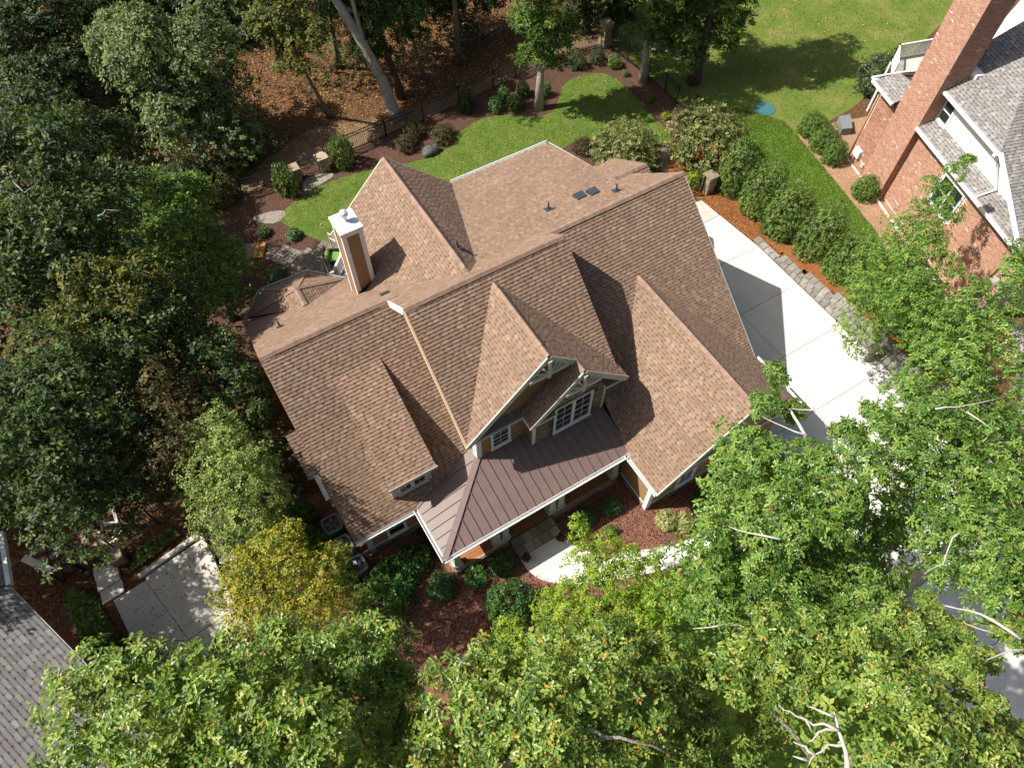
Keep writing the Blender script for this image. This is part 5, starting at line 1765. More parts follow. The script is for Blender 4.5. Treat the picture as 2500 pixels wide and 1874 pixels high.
shrub('glossy_bush', 'yellow-green small bush beside the driveway stone pillar', 25.2, 21.7, .5, .95, 'maple', 'diamond', .09, None, None, mat='leaf')
for k, (x, y, r, lb) in enumerate([
        (34.2, 21.47, .92, 'round green shrub at the lawn corner, first of three by the brick house'),
        (33.91, 20.15, .92, 'round green shrub, middle of three by the brick house patio'),
        (33.54, 18.92, .74, 'smallest round green shrub beside the white meter box')]):
    shrub('round_shrub', lb, x, y, r * .92, 1.4, 'green', 'oval', .075, None, 'round shrubs beside the brick house', key='nbr%d' % (k % 2), smooth=True, mat='leaf')
shrub('round_shrub', 'double green shrub alone against the brick wall', 33.1, 15.95, .8, 1.2, 'green', 'oval', .09, None, 'round shrubs beside the brick house', key='nbr0', smooth=True, mat='leaf')
shrub('dark_laurel', 'tall dark shrub in the shade behind the brick house deck', 40.6, 22.4, 1.5, 2.4, 'dark', 'oval', .12)
FR = 'rounded shrubs in the front bed'
for k, (x, y, r, h, pal, lb) in enumerate([
        (1.73, 8.57, .60, .95, 'box', 'dark round shrub below the left corner of the metal porch roof'),
        (3.12, 8.20, .50, .8, 'laurel', 'bright round shrub in front of the left porch corner column'),
        (4.25, 8.10, .52, .85, 'box', 'dark round shrub just left of the porch steps'),
        (8.46, 7.97, .42, .65, 'box', 'dark low shrub right of the porch steps'),
        (9.65, 7.84, .45, .7, 'box', 'dark low shrub between the porch and the garage wall'),
        (9.04, 6.96, .27, .4, 'green', 'smallest green shrub alone in the red mulch'),
        (13.1, 6.05, .4, .6, 'box', 'dark green ball under the garage window')]):
    shrub('round_shrub', lb, x, y, r, h, pal, 'oval', .075, None, FR, key='front_' + pal, smooth=True)
for x, y, r, lb in ((11.31, 6.08, .48, 'pale variegated ball shrub nearest the garage corner'), (11.92, 5.62, .44, 'pale variegated ball shrub half under the oak leaves')):
    shrub('variegated_shrub', lb, x, y, r, .85, 'variegated', 'oval', .06, None, 'pale variegated balls by the walk', key='vari', smooth=True, mat='leaf', lump=.06)
shrub('laurel_bush', 'glossy bright green laurel at the left front corner of the house', .2, 9.8, 1.0, 1.3, 'laurel', 'oval', .17, None, 'glossy laurels')
shrub('laurel_bush', 'glossy green laurel beside the porch roof left gutter', 1.35, 10.15, .68, 1.0, 'box', 'oval', .13, None, 'glossy laurels', key='laurel_b')
shrub('laurel_bush', 'dark leafy bush between the yellow maple and the laurel', -.75, 9.2, 1.1, 1.6, 'green', 'diamond', .12, None, 'glossy laurels', key='laurel_c', mat='leaf')
shrub('green_bush', 'bright green bush left of the farthest air conditioner', -1.9, 14.2, .62, 1.5, 'laurel', 'diamond', .12, None, 'bright bushes along the left wall', mat='leaf')
shrub('green_bush', 'bright green bush between the yellow maple and the air conditioners', -1.95, 12.9, .62, 1.4, 'laurel', 'diamond', .12, None, 'bright bushes along the left wall', mat='leaf')
shrub('green_bush', 'bright green bush over the nearest air conditioner', -1.35, 10.75, .5, 1.3, 'laurel', 'diamond', .12, None, 'bright bushes along the left wall', mat='leaf')
shrub('conical_shrub', 'tall dark shrub in the middle of the front mulch', 3.65, 6.35, .95, 2.6, 'box', 'oval', .10, None, None)
shrub('leafy_shrub', 'dark leafy shrub behind the middle oak at the mulch edge', 2.2, 5.0, .7, 1.8, 'green', 'diamond', .12, mat='leaf')
BB = 'green boxwood balls round the lawn tree'
for x, y, r, lb in ((19.95, 32.85, .52, 'boxwood ball left of the lawn tree, nearest the grass'), (18.85, 33.33, .50, 'boxwood ball farthest left of the lawn tree group'), (19.78, 33.95, .45, 'boxwood ball at the back left of the lawn tree group'),
                    (21.10, 33.75, .46, 'boxwood ball just behind the lawn tree trunk on its left'), (22.3, 32.95, .40, 'boxwood ball right behind the lawn tree trunk')):
    shrub('boxwood_ball', lb, x, y, r, .9, 'box', 'oval', .075, None, BB, key='boxball', smooth=True, lump=.08)
BS = 'shrubs in the back garden bed'
for x, y, r, h, pal, lb in ((17.24, 34.3, .55, 1.5, 'dark', 'slim dark shrub against the middle of the back fence'), (12.47, 33.1, .62, .9, 'olive', 'olive-brown shrub left of the boulder group by the fence'),
                            (13.4, 33.8, .58, 1.0, 'olive', 'olive shrub close to the fence behind the boulder'), (14.73, 32.7, .72, .9, 'olive', 'wide olive shrub between the boulder and the lawn'),
                            (25.64, 34.3, .58, 1.0, 'dark', 'dark shrub near the corner pillar, left of three'), (27.1, 34.1, .55, .9, 'dark', 'dark shrub in front of the corner stone pillar'),
                            (27.8, 33.1, .48, .8, 'green', 'green shrub right of the corner stone pillar'), (27.84, 31.9, .24, .4, 'green', 'tiny green plant in the right back bed'),
                            (27.6, 29.0, .3, .4, 'green', 'small green plant against the right fence'), (27.5, 27.2, .3, .4, 'gold', 'small yellow-green plant low in the right back bed')):
    shrub('bed_shrub', lb, x, y, r, h, pal, 'diamond', .085, None, BS, key='bed_' + pal, mat='leaf')
for x, y, r, pal, lb in ((21.43, 27.32, .65, 'abelia', 'reddish-brown low shrub behind the house corner'), (22.72, 26.95, .62, 'abelia', 'reddish-brown shrub next to the large green garden bush')):
    shrub('reddish_shrub', lb, x, y, r, .8, pal, 'diamond', .07, None, 'reddish shrubs behind the house', key='abelia', mat='leaf', loose=.2)
shrub('garden_bush', 'large loose green bush behind the right end of the house', 22.75, 25.2, 1.75, 2.3, 'green', 'diamond', .13, None, None, loose=.35, mat='leaf')
shrub('upright_holly', 'dark upright holly left of the garden gate', 4.99, 33.3, .66, 2.1, 'holly', 'oval', .1, None, 'upright hollies by the garden gate', key='uph')
shrub('upright_holly', 'dark upright holly right of the garden gate', 8.66, 33.7, .68, 2.2, 'holly', 'oval', .1, None, 'upright hollies by the garden gate', key='uph')
for x, y, r, lb in ((2.6, 30.9, .32, 'low dark plant in the bed above the terrace steps'), (3.9, 29.9, .4, 'dark plant between terrace and lawn'), (2.1, 27.7, .38, 'small dark plant in the curve of the terrace')):
    shrub('bed_plant', lb, x, y, r, .5, 'box', 'oval', .08, None, 'small plants round the terrace', key='bp')
for x, y, r, h, pal, lb in ((.06, 37.1, 1.3, 1.6, 'dark', 'dark undergrowth shrub at the foot of the pale oak'), (1.5, 34.9, .9, .7, 'yellowgreen', 'yellow-green low shrub outside the left end of the fence'),
                            (2.6, 36.4, 1.0, .8, 'yellowgreen', 'yellowish woodland shrub between the fence and the trees'), (-1.5, 33.5, 1.1, 1.5, 'olive', 'brownish woodland shrub beyond the terrace steps')):
    shrub('woodland_shrub', lb, x, y, r, h, pal, 'diamond', .13, None, 'undergrowth beyond the fence', key='wd_' + pal, mat='leaf', loose=.3)
link_ivy = scatter('ivy', [(-11.2, 16.4), (-10.6, 15.4), (-10.05, 13), (-9.7, 10.5), (-10.0, 9.0), (-11.0, 12), (-11.6, 16)], 9000, .16, PAL['green'], 'leaf', 'diamond', .12, True, 8, 'dense green ivy on the bank beside the grey roof')
scatter('ivy', [(-8.9, 15.9), (-8.0, 16.05), (-6.8, 16.3), (-6.9, 16.7), (-8.4, 16.6)], 1500, .14, PAL['holly'], 'leaf', 'diamond', .15, True, 9, 'dark ground cover above the parking pad kerb')
scatter('undergrowth', [(-12.5, 20), (-9, 19), (-5.5, 18.2), (-3.2, 15.5), (-1.4, 15), (-.9, 22), (-2.2, 27), (-.6, 30.5), (-.8, 34), (-2, 38), (-9, 46), (-16, 40), (-16, 24)], 9000, .34, [tuple(.9 * a for a in q) for q in PAL['green'][:3]] + PAL['olive'][:2], 'leaf', 'diamond', .22, True, 41, 'low green undergrowth under the left-hand woods')
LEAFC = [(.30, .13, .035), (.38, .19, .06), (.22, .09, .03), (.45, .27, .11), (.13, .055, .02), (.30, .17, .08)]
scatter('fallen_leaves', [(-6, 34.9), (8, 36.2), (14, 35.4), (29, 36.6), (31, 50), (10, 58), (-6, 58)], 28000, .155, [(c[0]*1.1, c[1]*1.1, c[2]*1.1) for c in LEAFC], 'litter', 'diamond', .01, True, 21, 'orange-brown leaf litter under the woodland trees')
scatter('fallen_leaves', [(-13, 12), (-8, 17.5), (-4.5, 18), (-3, 22), (-.8, 30), (-6, 36), (-14, 30)], 14000, .15, [(c[0]*.5, c[1]*.5, c[2]*.5) for c in LEAFC], 'litter', 'diamond', .012, True, 22, 'brown leaf litter in the shaded left yard')  # litter colours darkened here to stand in for the shade of the yard
scatter('fallen_leaves', [(30.5, 30), (33, 25.5), (37, 24), (48, 27), (60, 36), (60, 50), (36, 50), (31, 42)], 2600, .12, [(.55, .30, .08), (.50, .22, .05), (.6, .42, .15)], 'litter', 'diamond', .03, True, 23, 'scattered orange leaves on the side lawn')
scatter('fallen_leaves', LAWN_A, 320, .10, [(.50, .40, .12), (.5, .3, .1)], 'litter', 'diamond', .035, True, 24, 'a few yellow leaves on the back lawn')
scatter('fallen_leaves', [(-9.9, 15), (-9.3, 9.5), (-5.7, 9.5), (-5.9, 15.3)], 420, .08, [(.06, .05, .035), (.10, .075, .05), (.30, .28, .22)], 'litter', 'diamond', .03, True, 25, 'dark leaf scraps on the parking pad')
scatter('fallen_leaves', [(17.9, 4), (25.2, 4), (25.2, 16), (18.5, 16)], 26, .05, [(.10, .07, .04)], 'litter', 'diamond', .03, True, 26, 'few dark leaf scraps on the driveway')
GR = [(.09, .135, .018), (.125, .165, .024), (.16, .185, .035), (.105, .15, .018)]
scatter('grass', LAWN_A, 30000, .085, GR, 'grassblade', 'blade', .008, False, 31, 'mown bright green grass of the back lawn')
scatter('grass', [(28.9, 21.5), (28.6, 18), (28.7, 14), (29.2, 10), (30.6, 11.6), (31.58, 13.45), (32.17, 16.09), (32.67, 18.36), (33.22, 21.09), (33.6, 23.0), (32.6, 24.8), (30.6, 26.6), (29.3, 27)], 40000, .10, [(.09, .17, .018), (.13, .215, .026), (.175, .24, .04)], 'grassblade', 'blade', .008, False, 32, 'lush green grass strip between the hollies and the brick house')
scatter('grass', [(29.4, 34), (29.4, 27), (30, 24), (33.5, 22), (38.5, 22), (52, 26), (60, 36), (60, 46), (32, 46)], 30000, .12, [(.10, .14, .02), (.15, .165, .035), (.07, .13, .015), (.20, .18, .06)], 'grassblade', 'blade', .008, False, 33, 'patchy grass of the large side lawn')
CHIP = [(.16, .065, .04), (.09, .036, .024), (.26, .12, .075), (.05, .02, .014), (.34, .19, .13)]
scatter('mulch_chips', [(-1, 10.5), (-.5, 6), (2.0, 2.6), (6.5, 4.4), (11, 4.0), (17.9, 5.6), (17.5, 7), (11, 7), (10.7, 8.7), (2.2, 8.8), (1.9, 10.9)], 18000, .08, CHIP, 'litter', 'diamond', .012, True, 34, 'loose red-brown wood chips in the front bed',
        avoid=([(5.1, 9), (5.1, 7.4), (6, 6.1), (8.5, 4.7), (18, 3.3), (18, 4.7), (11.0, 5.2), (8.5, 6.3), (7.6, 7), (7.25, 9)],))
scatter('pine_straw', [(24.9, 20.4), (25.05, 19.1), (25.5, 15.8), (26, 13), (29.0, 11), (28.7, 14), (28.6, 18), (28.9, 21.5), (27.5, 24), (24.6, 22)], 16000, .11, [(.30, .12, .035), (.20, .075, .025), (.42, .20, .07), (.13, .05, .02)], 'litter', 'blade', .014, True, 35, 'orange pine straw under the driveway hollies')

# ------------------------------------------------------------------ trees (x,y,z,radius of every crown lobe)
LOBES = {
    'front_left_oak': [(-5.5,4.8,16.0,0.92),(-5.3,5.5,16.0,0.75),(-4.6,5.3,16.0,0.74),(-4.0,4.0,17.0,0.94),(-3.7,4.7,16.0,0.71),(-3.2,4.8,15.5,0.65),(-3.1,3.5,17.0,0.91),(-2.7,4.0,16.0,0.9),(-2.5,2.8,17.0,0.89),(-1.8,4.1,15.0,0.86),(-1.6,3.2,15.0,0.89),(-2.1,2.6,15.0,0.85),(-0.8,4.0,13.5,0.7),(-1.1,4.8,13.0,0.59),(-2.3,4.8,15.0,0.66),(-4.8,3.9,16.0,1.01),(-3.6,3.0,17.0,0.91),(-1.0,3.2,13.5,0.65),(-1.2,2.4,13.5,0.65)],
    'front_middle_oak': [(0.1,2.4,15.0,0.71),(0.8,2.4,15.0,0.63),(1.3,1.7,16.0,0.78),(-0.1,1.6,16.0,0.85),(0.7,1.1,16.5,0.89),(2.2,1.7,15.0,0.71),(1.6,0.8,17.0,0.86),(3.1,1.4,15.0,0.68),(2.6,0.6,16.0,0.86),(3.7,0.7,14.5,0.75),(3.3,-0.0,15.0,0.84),(1.8,0.0,16.0,0.93),(0.8,0.5,16.0,0.92),(2.9,-0.7,15.0,0.8),(-0.7,1.4,15.0,0.66),(4.3,0.1,14.0,0.69)],
    'driveway_oak': [(7.4,2.5,13.0,0.69),(8.4,3.1,13.0,0.77),(9.6,3.9,12.5,0.74),(11.5,5.0,11.5,0.52),(12.5,5.6,11.5,0.44),(12.4,4.6,11.0,0.34),(9.4,3.0,13.0,0.93),(8.1,1.9,14.0,0.95),(6.9,1.9,14.0,0.92),(6.7,1.8,13.0,0.59),(10.4,2.7,13.0,0.65),(9.4,1.9,14.0,0.93),(11.8,2.9,13.0,0.42),(10.6,1.9,14.0,0.75),(12.7,2.8,13.0,0.43),(9.0,1.1,13.5,0.84),(7.5,1.0,13.5,0.86),(6.4,1.2,13.5,0.84),(6.0,1.4,12.5,0.49),(7.5,0.3,13.0,0.77),(9.7,0.4,12.0,0.8),(11.5,0.8,11.0,0.81),(10.8,-0.3,11.0,0.73),(8.6,0.2,12.5,0.7),(8.6,-0.5,13.0,0.58),(9.4,-0.8,12.5,0.55)],
    'right_edge_oak': [(15.0,3.1,12.0,0.48),(13.9,2.3,13.0,0.77),(16.5,3.6,12.0,0.56),(13.5,1.4,13.0,0.85),(17.8,4.0,12.0,0.75),(15.7,2.7,13.0,0.98),(18.7,4.1,12.5,0.91),(17.1,2.8,13.0,0.96),(20.4,4.4,12.5,0.77),(15.4,1.7,12.5,0.79),(14.9,0.6,13.0,0.89),(16.6,1.2,13.0,0.93),(13.5,0.6,12.5,0.87),(13.6,-0.2,13.0,0.97),(12.8,0.9,12.0,0.74),(12.0,-0.2,12.5,0.83),(12.2,-0.8,13.0,0.94),(12.8,-1.3,13.0,0.84),(11.7,-1.5,12.5,0.77),(11.8,-2.0,13.0,0.81),(12.8,2.1,13.0,0.62),(21.3,4.7,12.5,0.63)],
    'front_right_oak': [(5.7,0.2,15.0,0.66),(6.4,-0.4,15.0,0.68),(6.9,-0.9,15.0,0.69),(8.7,-1.2,14.0,0.51),(4.8,-0.1,15.0,0.7),(5.4,-0.6,15.0,0.62),(6.6,-1.8,16.0,0.73),(7.0,-2.3,16.0,0.7),(6.1,-2.4,16.5,0.79),(7.0,-2.9,16.0,0.7),(7.7,-3.6,15.0,0.57),(8.8,-2.4,14.5,0.5),(3.8,-0.6,14.0,0.68),(4.0,-1.4,14.0,0.69),(5.3,-1.2,13.0,0.54),(6.0,-2.6,15.0,0.63),(9.1,-1.9,13.5,0.51),(10.1,-2.0,13.0,0.4),(10.2,-2.7,13.0,0.33),(11.2,-2.7,13.0,0.48),(10.3,-1.3,12.5,0.43),(8.6,-3.2,14.5,0.38),(9.0,-3.9,14.0,0.38)],
    'bright_maple': [(6.4,6.1,5.6,0.35),(6.4,5.5,5.0,0.5),(7.0,5.3,5.6,0.38),(6.6,4.8,4.8,0.62),(7.4,4.5,5.4,0.44),(7.0,4.0,4.6,0.75),(6.0,4.5,4.4,0.72),(5.2,4.9,4.0,0.54),(7.8,3.8,5.2,0.41),(7.5,3.2,4.4,0.68),(8.4,3.2,4.8,0.48),(8.0,2.7,4.2,0.61),(4.8,4.1,4.2,0.74),(5.8,3.6,4.4,0.82),(6.7,2.8,4.2,0.75),(4.5,5.0,3.4,0.55),(4.0,4.3,3.4,0.61),(2.9,5.0,3.2,0.55),(3.0,4.1,3.4,0.61),(6.5,6.5,6.0,0.23),(8.0,4.1,5.8,0.26)],
    'yellow_maple': [(-1.9,10.8,7.0,0.34),(-2.4,10.6,7.0,0.51),(-3.1,10.8,6.6,0.67),(-3.9,10.7,6.2,0.68),(-4.6,10.3,5.8,0.63),(-3.6,9.7,6.4,0.87),(-2.4,9.8,6.6,0.78),(-1.7,9.2,6.2,0.72),(-2.4,8.5,6.2,0.85),(-3.4,8.5,6.2,0.86),(-4.4,9.3,5.6,0.71),(-1.1,9.8,5.8,0.44),(-4.5,10.9,5.6,0.33),(-1.6,8.4,5.6,0.58)],
    'pale_green_tree': [(-2.8,16.0,6.8,0.72),(-3.6,15.7,6.4,0.8),(-2.6,15.0,6.8,0.78),(-2.2,14.1,6.4,0.7),(-3.8,14.4,6.5,0.94),(-2.9,13.5,6.8,0.99),(-2.4,12.9,6.0,0.69),(-4.0,13.3,6.1,0.93),(-3.2,12.5,6.1,0.91),(-2.7,12.0,5.6,0.61),(-4.5,14.6,5.8,0.58),(-3.9,12.5,5.4,0.66)],
    'side_yard_tree': [(29.4,10.7,8.0,0.33),(28.9,10.6,7.6,0.54),(28.1,10.6,7.0,0.73),(26.8,10.0,6.8,0.9),(27.4,9.5,7.0,0.71),(25.3,9.6,6.6,0.99),(25.8,8.6,6.8,0.99),(24.2,9.1,6.2,0.97),(23.8,7.9,6.8,1.18),(25.6,7.5,6.4,0.75),(23.1,8.2,5.8,1.11),(23.0,7.0,6.2,1.26),(24.6,6.4,6.0,0.97),(22.8,7.0,5.4,0.95),(23.2,5.9,5.6,0.87)],
    'woodland_oak': [(2.1,40.0,6.4,2.51),(0.3,40.0,5.6,2.13),(2.9,39.0,4.8,2.51),(1.2,38.5,3.6,2.12),(3.1,38.0,2.6,1.87),(3.7,37.0,1.4,1.46),(0.7,42.0,6.3,1.92),(4.2,39.0,3.5,1.61),(3.9,41.0,5.5,1.91)],
    'dark_a': [(-3.0,47.0,5.0,3.34),(-5.3,45.0,4.4,2.96),(-2.5,45.0,3.7,2.67),(-5.0,42.0,4.1,2.82),(-0.8,47.0,4.8,2.43),(-4.3,47.0,5.9,2.71)],
    'dark_b': [(-5.5,33.0,7.6,2.29),(-4.0,35.0,6.2,1.93),(-4.0,33.0,5.7,1.87),(-5.4,31.0,7.0,1.99),(-2.4,36.0,5.3,1.49)],
    'teal_a': [(-3.1,27.8,12.0,0.85),(-5.8,25.2,10.0,1.85),(-4.6,24.5,10.0,1.45),(-3.3,25.8,9.5,1.31),(-3.6,24.3,9.0,1.28),(-5.5,23.5,9.5,1.61),(-6.8,24.1,9.0,1.66),(-2.3,28.4,8.5,0.81),(-3.6,27.3,11.5,0.56),(-4.2,26.5,11.0,0.65)],
    'green_a': [(-1.2,28.7,6.0,1.7),(-0.5,26.5,6.0,1.62),(0.2,26.0,5.0,1.18),(0.2,29.4,5.5,1.19),(-0.3,24.1,5.0,0.82),(-2.3,26.4,6.0,1.32),(-1.0,24.0,5.5,1.13)],
    'yellow_a': [(-4.5,22.2,9.0,1.4),(-3.4,22.1,8.5,1.31),(-5.6,21.6,8.5,1.23),(-4.4,21.1,8.5,1.38)],
    'dark_c': [(-3.4,20.9,7.5,1.48),(-4.5,19.9,8.0,1.44),(-2.4,22.2,7.0,1.09),(-5.4,19.4,8.0,1.18),(-4.2,19.4,7.5,1.18)],
    'dark_d': [(-1.9,20.9,6.5,1.1),(-1.6,19.3,6.5,0.89),(-1.6,18.1,6.0,0.78),(-2.5,17.8,6.0,0.88),(-1.7,16.6,5.5,0.6),(-2.4,19.4,6.5,0.95),(-1.9,15.4,5.0,0.53)],
    'dark_e': [(-7.2,19.7,9.0,1.84),(-7.8,18.2,9.0,1.79),(-6.5,18.5,8.5,1.48),(-6.0,17.4,8.0,1.21),(-7.2,17.6,8.0,1.31)],
    'brown_a': [(-3.8,18.2,7.5,1.07),(-3.7,17.2,7.0,0.98),(-4.5,17.4,7.0,1.07),(-4.6,16.1,7.0,1.2),(-5.7,16.1,6.5,1.14),(-4.8,15.4,6.0,0.98)],
    'dark_f': [(-8.1,16.4,9.0,1.57),(-7.4,15.5,8.5,1.39),(-6.6,16.2,8.0,1.11),(-6.9,15.4,7.5,0.95),(-9.2,16.1,8.0,1.13)],
    'yellow_b': [(8.6,38.0,7.2,1.54),(7.5,38.0,6.7,1.16),(9.0,37.0,6.2,1.28),(8.1,36.5,5.3,1.07),(9.4,39.0,8.0,1.56)],
    'top_a': [(12.1,38.0,6.1,1.59),(13.7,38.0,5.1,1.62),(12.8,37.5,4.2,1.07),(13.4,37.5,3.2,1.04),(15.7,39.0,4.5,1.68),(16.1,38.5,3.3,1.13),(13.3,39.0,6.9,1.88)],
    'top_b': [(19.7,41.0,3.0,1.81),(21.6,41.0,3.5,2.13),(19.5,42.0,4.2,2.11),(22.2,40.0,2.5,1.21)],
    'lawn_tree': [(21.1,32.0,6.6,1.58),(20.3,32.0,5.7,1.28),(22.0,32.0,4.9,1.45),(21.3,31.7,4.0,1.18),(20.4,31.7,4.0,0.94),(22.4,32.0,2.9,0.81),(21.2,32.2,8.1,1.76)],
    'top_c': [(28.4,31.0,4.3,1.68),(27.7,31.0,3.3,1.01),(29.9,30.5,2.8,1.73),(31.1,29.5,3.8,2.0),(32.5,29.0,4.1,1.59),(32.1,29.0,2.4,1.31),(30.2,29.0,2.2,1.14),(30.3,31.0,5.2,1.99),(33.6,29.5,5.0,1.75)],
    'top_d': [(29.0,38.0,1.7,1.74),(30.6,38.0,2.6,2.23),(27.5,38.0,4.0,1.83),(30.9,37.5,0.5,1.16)],
    'far_a': [(1.2,54.0,3.3,3.78),(-1.5,54.0,4.6,4.08),(4.5,54.0,2.6,3.46),(2.5,53.0,2.0,2.05)],
    'far_b': [(8.4,50.0,3.1,3.27),(8.4,49.0,1.6,1.95),(7.3,50.0,1.7,1.98)],
    'far_c': [(12.4,42.0,6.2,2.27),(12.1,40.0,5.3,1.1)],
}


def upper(base, z0, z1, r, n, seed, wide=2.2):
    """the higher part of a tall tree's crown"""
    g = np.random.default_rng(seed)
    return [(base[0] + g.normal(0, wide * .55), base[1] + g.normal(0, wide * .55), z0 + (z1 - z0) * (k + .5) / n, r * g.uniform(.8, 1.15)) for k in range(n)]


OAK = dict(leaf='oak', mat='leaf_oak', per=9, tilt=.22, lump=.35, spread=.3, mess=.6, under=False, low=75, sub=9)
tree('oak_tree', 'broad bright oak at the lower left overhanging the grey roof', (-4.5, 1.6), LOBES['front_left_oak'], 'oak', size=.155, dens=110, r0=.34, bark='bark_pale', group='foreground oaks', seed=1, accent=((.45, .28, .05), .025), **OAK)
tree('oak_tree', 'yellow-tipped oak in the foreground between the lower left oak and the bare branches', (1.8, -1.4), LOBES['front_middle_oak'], 'oak', size=.155, dens=110, r0=.34, bark='bark_pale', group='foreground oaks', seed=2, accent=((.55, .33, .05), .075), **OAK)
OAK2 = dict(OAK, low_q=.62, low=115)
tree('oak_tree', 'green oak reaching over the garage corner and the front walk', (11.5, .8), LOBES['driveway_oak'], 'oak_deep', size=.138, dens=138, r0=.30, bark='bark_pale', group='foreground oaks', seed=3, accent=((.32, .19, .03), .04), **OAK2)
rt = tree('oak_tree', 'large green oak with thick pale limbs along the right edge', (17.2, -1.2), LOBES['right_edge_oak'], 'oak_deep', size=.138, dens=138, r0=.34, bark='bark_pale', group='foreground oaks', seed=4, accent=((.30, .19, .03), .025), **OAK2)
fr_ = tree('oak_tree', 'foreground oak with bare grey branches beside the curving driveway', (7.4, -4.4), LOBES['front_right_oak'], 'oak', size=.15, dens=125, r0=.3, bark='bark_pale', group='foreground oaks', seed=5, accent=((.5, .30, .05), .05), **OAK)


def branches(th, paths, r, name='dead_branch', mat='deadwood'):
    for k, P in enumerate(paths):
        rr = r if k == 0 else r * .55
        P = [np.array(p, float) for p in P]
        Q = []
        for i in range(len(P) - 1):
            Q += [P[i], (P[i] + P[i + 1]) / 2 + np.random.default_rng(k * 7 + i).normal(0, .025, 3)]
        Q.append(P[-1])
        MB().tube(Q, [rr * (1 - .75 * i / (len(Q) - 1)) for i in range(len(Q))], 6).build(name, MT[mat], th, smooth=True)


branches(fr_, [[(4.89, -2.17, 16.4), (5.1, -1.93, 16.4), (5.23, -1.63, 16.4), (5.37, -1.38, 16.4)], [(5.19, -1.62, 16.5), (5.05, -1.41, 16.5), (4.85, -1.22, 16.5), (4.71, -0.99, 16.5), (4.62, -0.82, 16.5)], [(5.15, -1.83, 16.4), (4.93, -1.69, 16.4), (4.65, -1.69, 16.4), (4.46, -1.75, 16.4)], [(5.23, -1.63, 16.4), (4.93, -1.48, 16.4), (4.7, -1.5, 16.4)], [(4.65, -1.69, 16.4), (4.6, -1.52, 16.4), (4.48, -1.37, 16.4)], [(4.5, -1.7, 16.4), (4.33, -1.52, 16.4)], [(5.32, -1.44, 16.4), (5.16, -1.23, 16.4), (5.06, -1.11, 16.4)], [(4.85, -1.22, 16.5), (4.8, -1.41, 16.5)]], .05)
branches(rt, [[(21.64, 3.36, 10.0), (20.47, 2.31, 10.0), (19.39, 1.32, 10.0), (18.2, .3, 8)], [(15.87, .49, 11.0), (16.54, .61, 11.0), (17.38, .63, 11.0), (17.71, .73, 11.0)], [(17.54, 3.11, 10.2), (17.48, 2.46, 9.6), (17.11, 1.68, 9.2), (16.29, .59, 9.0)],
              [(21.61, 4.94, 11.0), (21.29, 4.36, 11.0)]], .30, 'limb', 'bark_pale')
branches(rt, [[(10.51, -2.59, 14.2), (10.32, -2.03, 14.2), (10.06, -1.65, 14.2), (9.71, -1.32, 14.2)], [(9.21, -1.9, 14.0), (8.89, -1.59, 14.0), (8.5, -1.28, 14.0)], [(10.25, -2.23, 14.0), (9.9, -1.79, 14.0)], [(10.66, -2.83, 13.8), (10.16, -2.64, 13.8), (9.53, -2.44, 13.8)], [(11.41, -0.41, 14.0), (11.17, -0.4, 14.0), (10.51, -0.71, 14.0), (9.99, -0.64, 14.0)], [(13.23, 2.06, 14.2), (13.73, 1.82, 14.2), (15.04, 1.39, 14.2)], [(13.91, 1.62, 14.1), (14.04, 0.97, 14.1)]], .042)
dt = bpy.data.objects['oak_tree.002']


class _T:
    pass


def wrap(o):
    t = Thing.__new__(Thing)
    t.o, t.loc = o, np.array(o.location)
    return t


dt = wrap(dt)
branches(dt, [[(11.52, 3.59, 11.9), (11.82, 4.3, 11.7), (11.94, 4.56, 11.6), (12.59, 4.2, 11.5), (12.49, 3.59, 11.5)], [(11.82, 5.03, 11.3), (11.94, 4.56, 11.4)], [(12.07, 4.61, 11.4), (11.99, 5.13, 11.3)], [(12.62, 4.24, 11.5), (12.91, 4.88, 11.4), (13.05, 5.44, 11.3)],
              [(11.52, 3.59, 12.0), (11.22, 4.15, 11.9), (10.98, 4.73, 11.8)], [(7.55, 1.5, 14.6), (7.19, 1.96, 14.4), (6.96, 2.4, 14.2)], [(7.68, -1.48, 13.8), (7.44, -1.17, 13.8), (6.91, -1.16, 13.8), (6.6, -.93, 13.8)], [(5.73, .56, 14.4), (5.21, .84, 14.4), (4.85, 1.02, 14.4)]], .05)
mt = wrap(bpy.data.objects['oak_tree.001'])
branches(mt, [[(-.4, .75, 15.2), (.31, .79, 16.1), (.63, .79, 16.3), (.92, .69, 16.2), (1.5, .5, 15.6)], [(1.3, .75, 15.8), (1.76, .45, 16.6), (2.07, .14, 16.6), (2.5, -.23, 16.3), (3.0, -.6, 15.4)], [(-.5, 1.0, 15.4), (-.13, 1.06, 16.1), (.13, 1.13, 16.2), (.5, 1.2, 15.8)], [(.78, 1.58, 16.0), (.95, 1.36, 16.2)]], .085, 'limb', 'bark_pale')

tree('maple_tree', 'bright green upright maple over the front walk', (6.6, 3.4), LOBES['bright_maple'], 'maple', 'diamond', .11, 400, .10, 'bark', None, 6, per=6, lump=.4, squash=1.25, nlimb=14, spread=1.0)
tree('maple_tree', 'yellow-green young maple beside the air conditioners', (-3.2, 9.4), LOBES['yellow_maple'], 'gold', 'diamond', .108, 360, .12, 'bark', None, 7, per=6, lump=.35, nlimb=10, spread=1.0)
tree('ornamental_tree', 'pale green airy tree at the left side of the house', (-4.2, 13.6), LOBES['pale_green_tree'], 'pale', 'diamond', .11, 400, .11, 'bark_pale', None, 8, per=6, lump=.4, nlimb=12, spread=1.0)
tree('side_yard_tree', 'bright green leaning tree in front of the brick house wall', (24.9, 7.6), LOBES['side_yard_tree'], 'oak_deep', 'diamond', .125, 190, .14, 'bark', None, 9, per=6, lump=.42, nlimb=10, under=False, low=90, low_q=.6, sub=8)

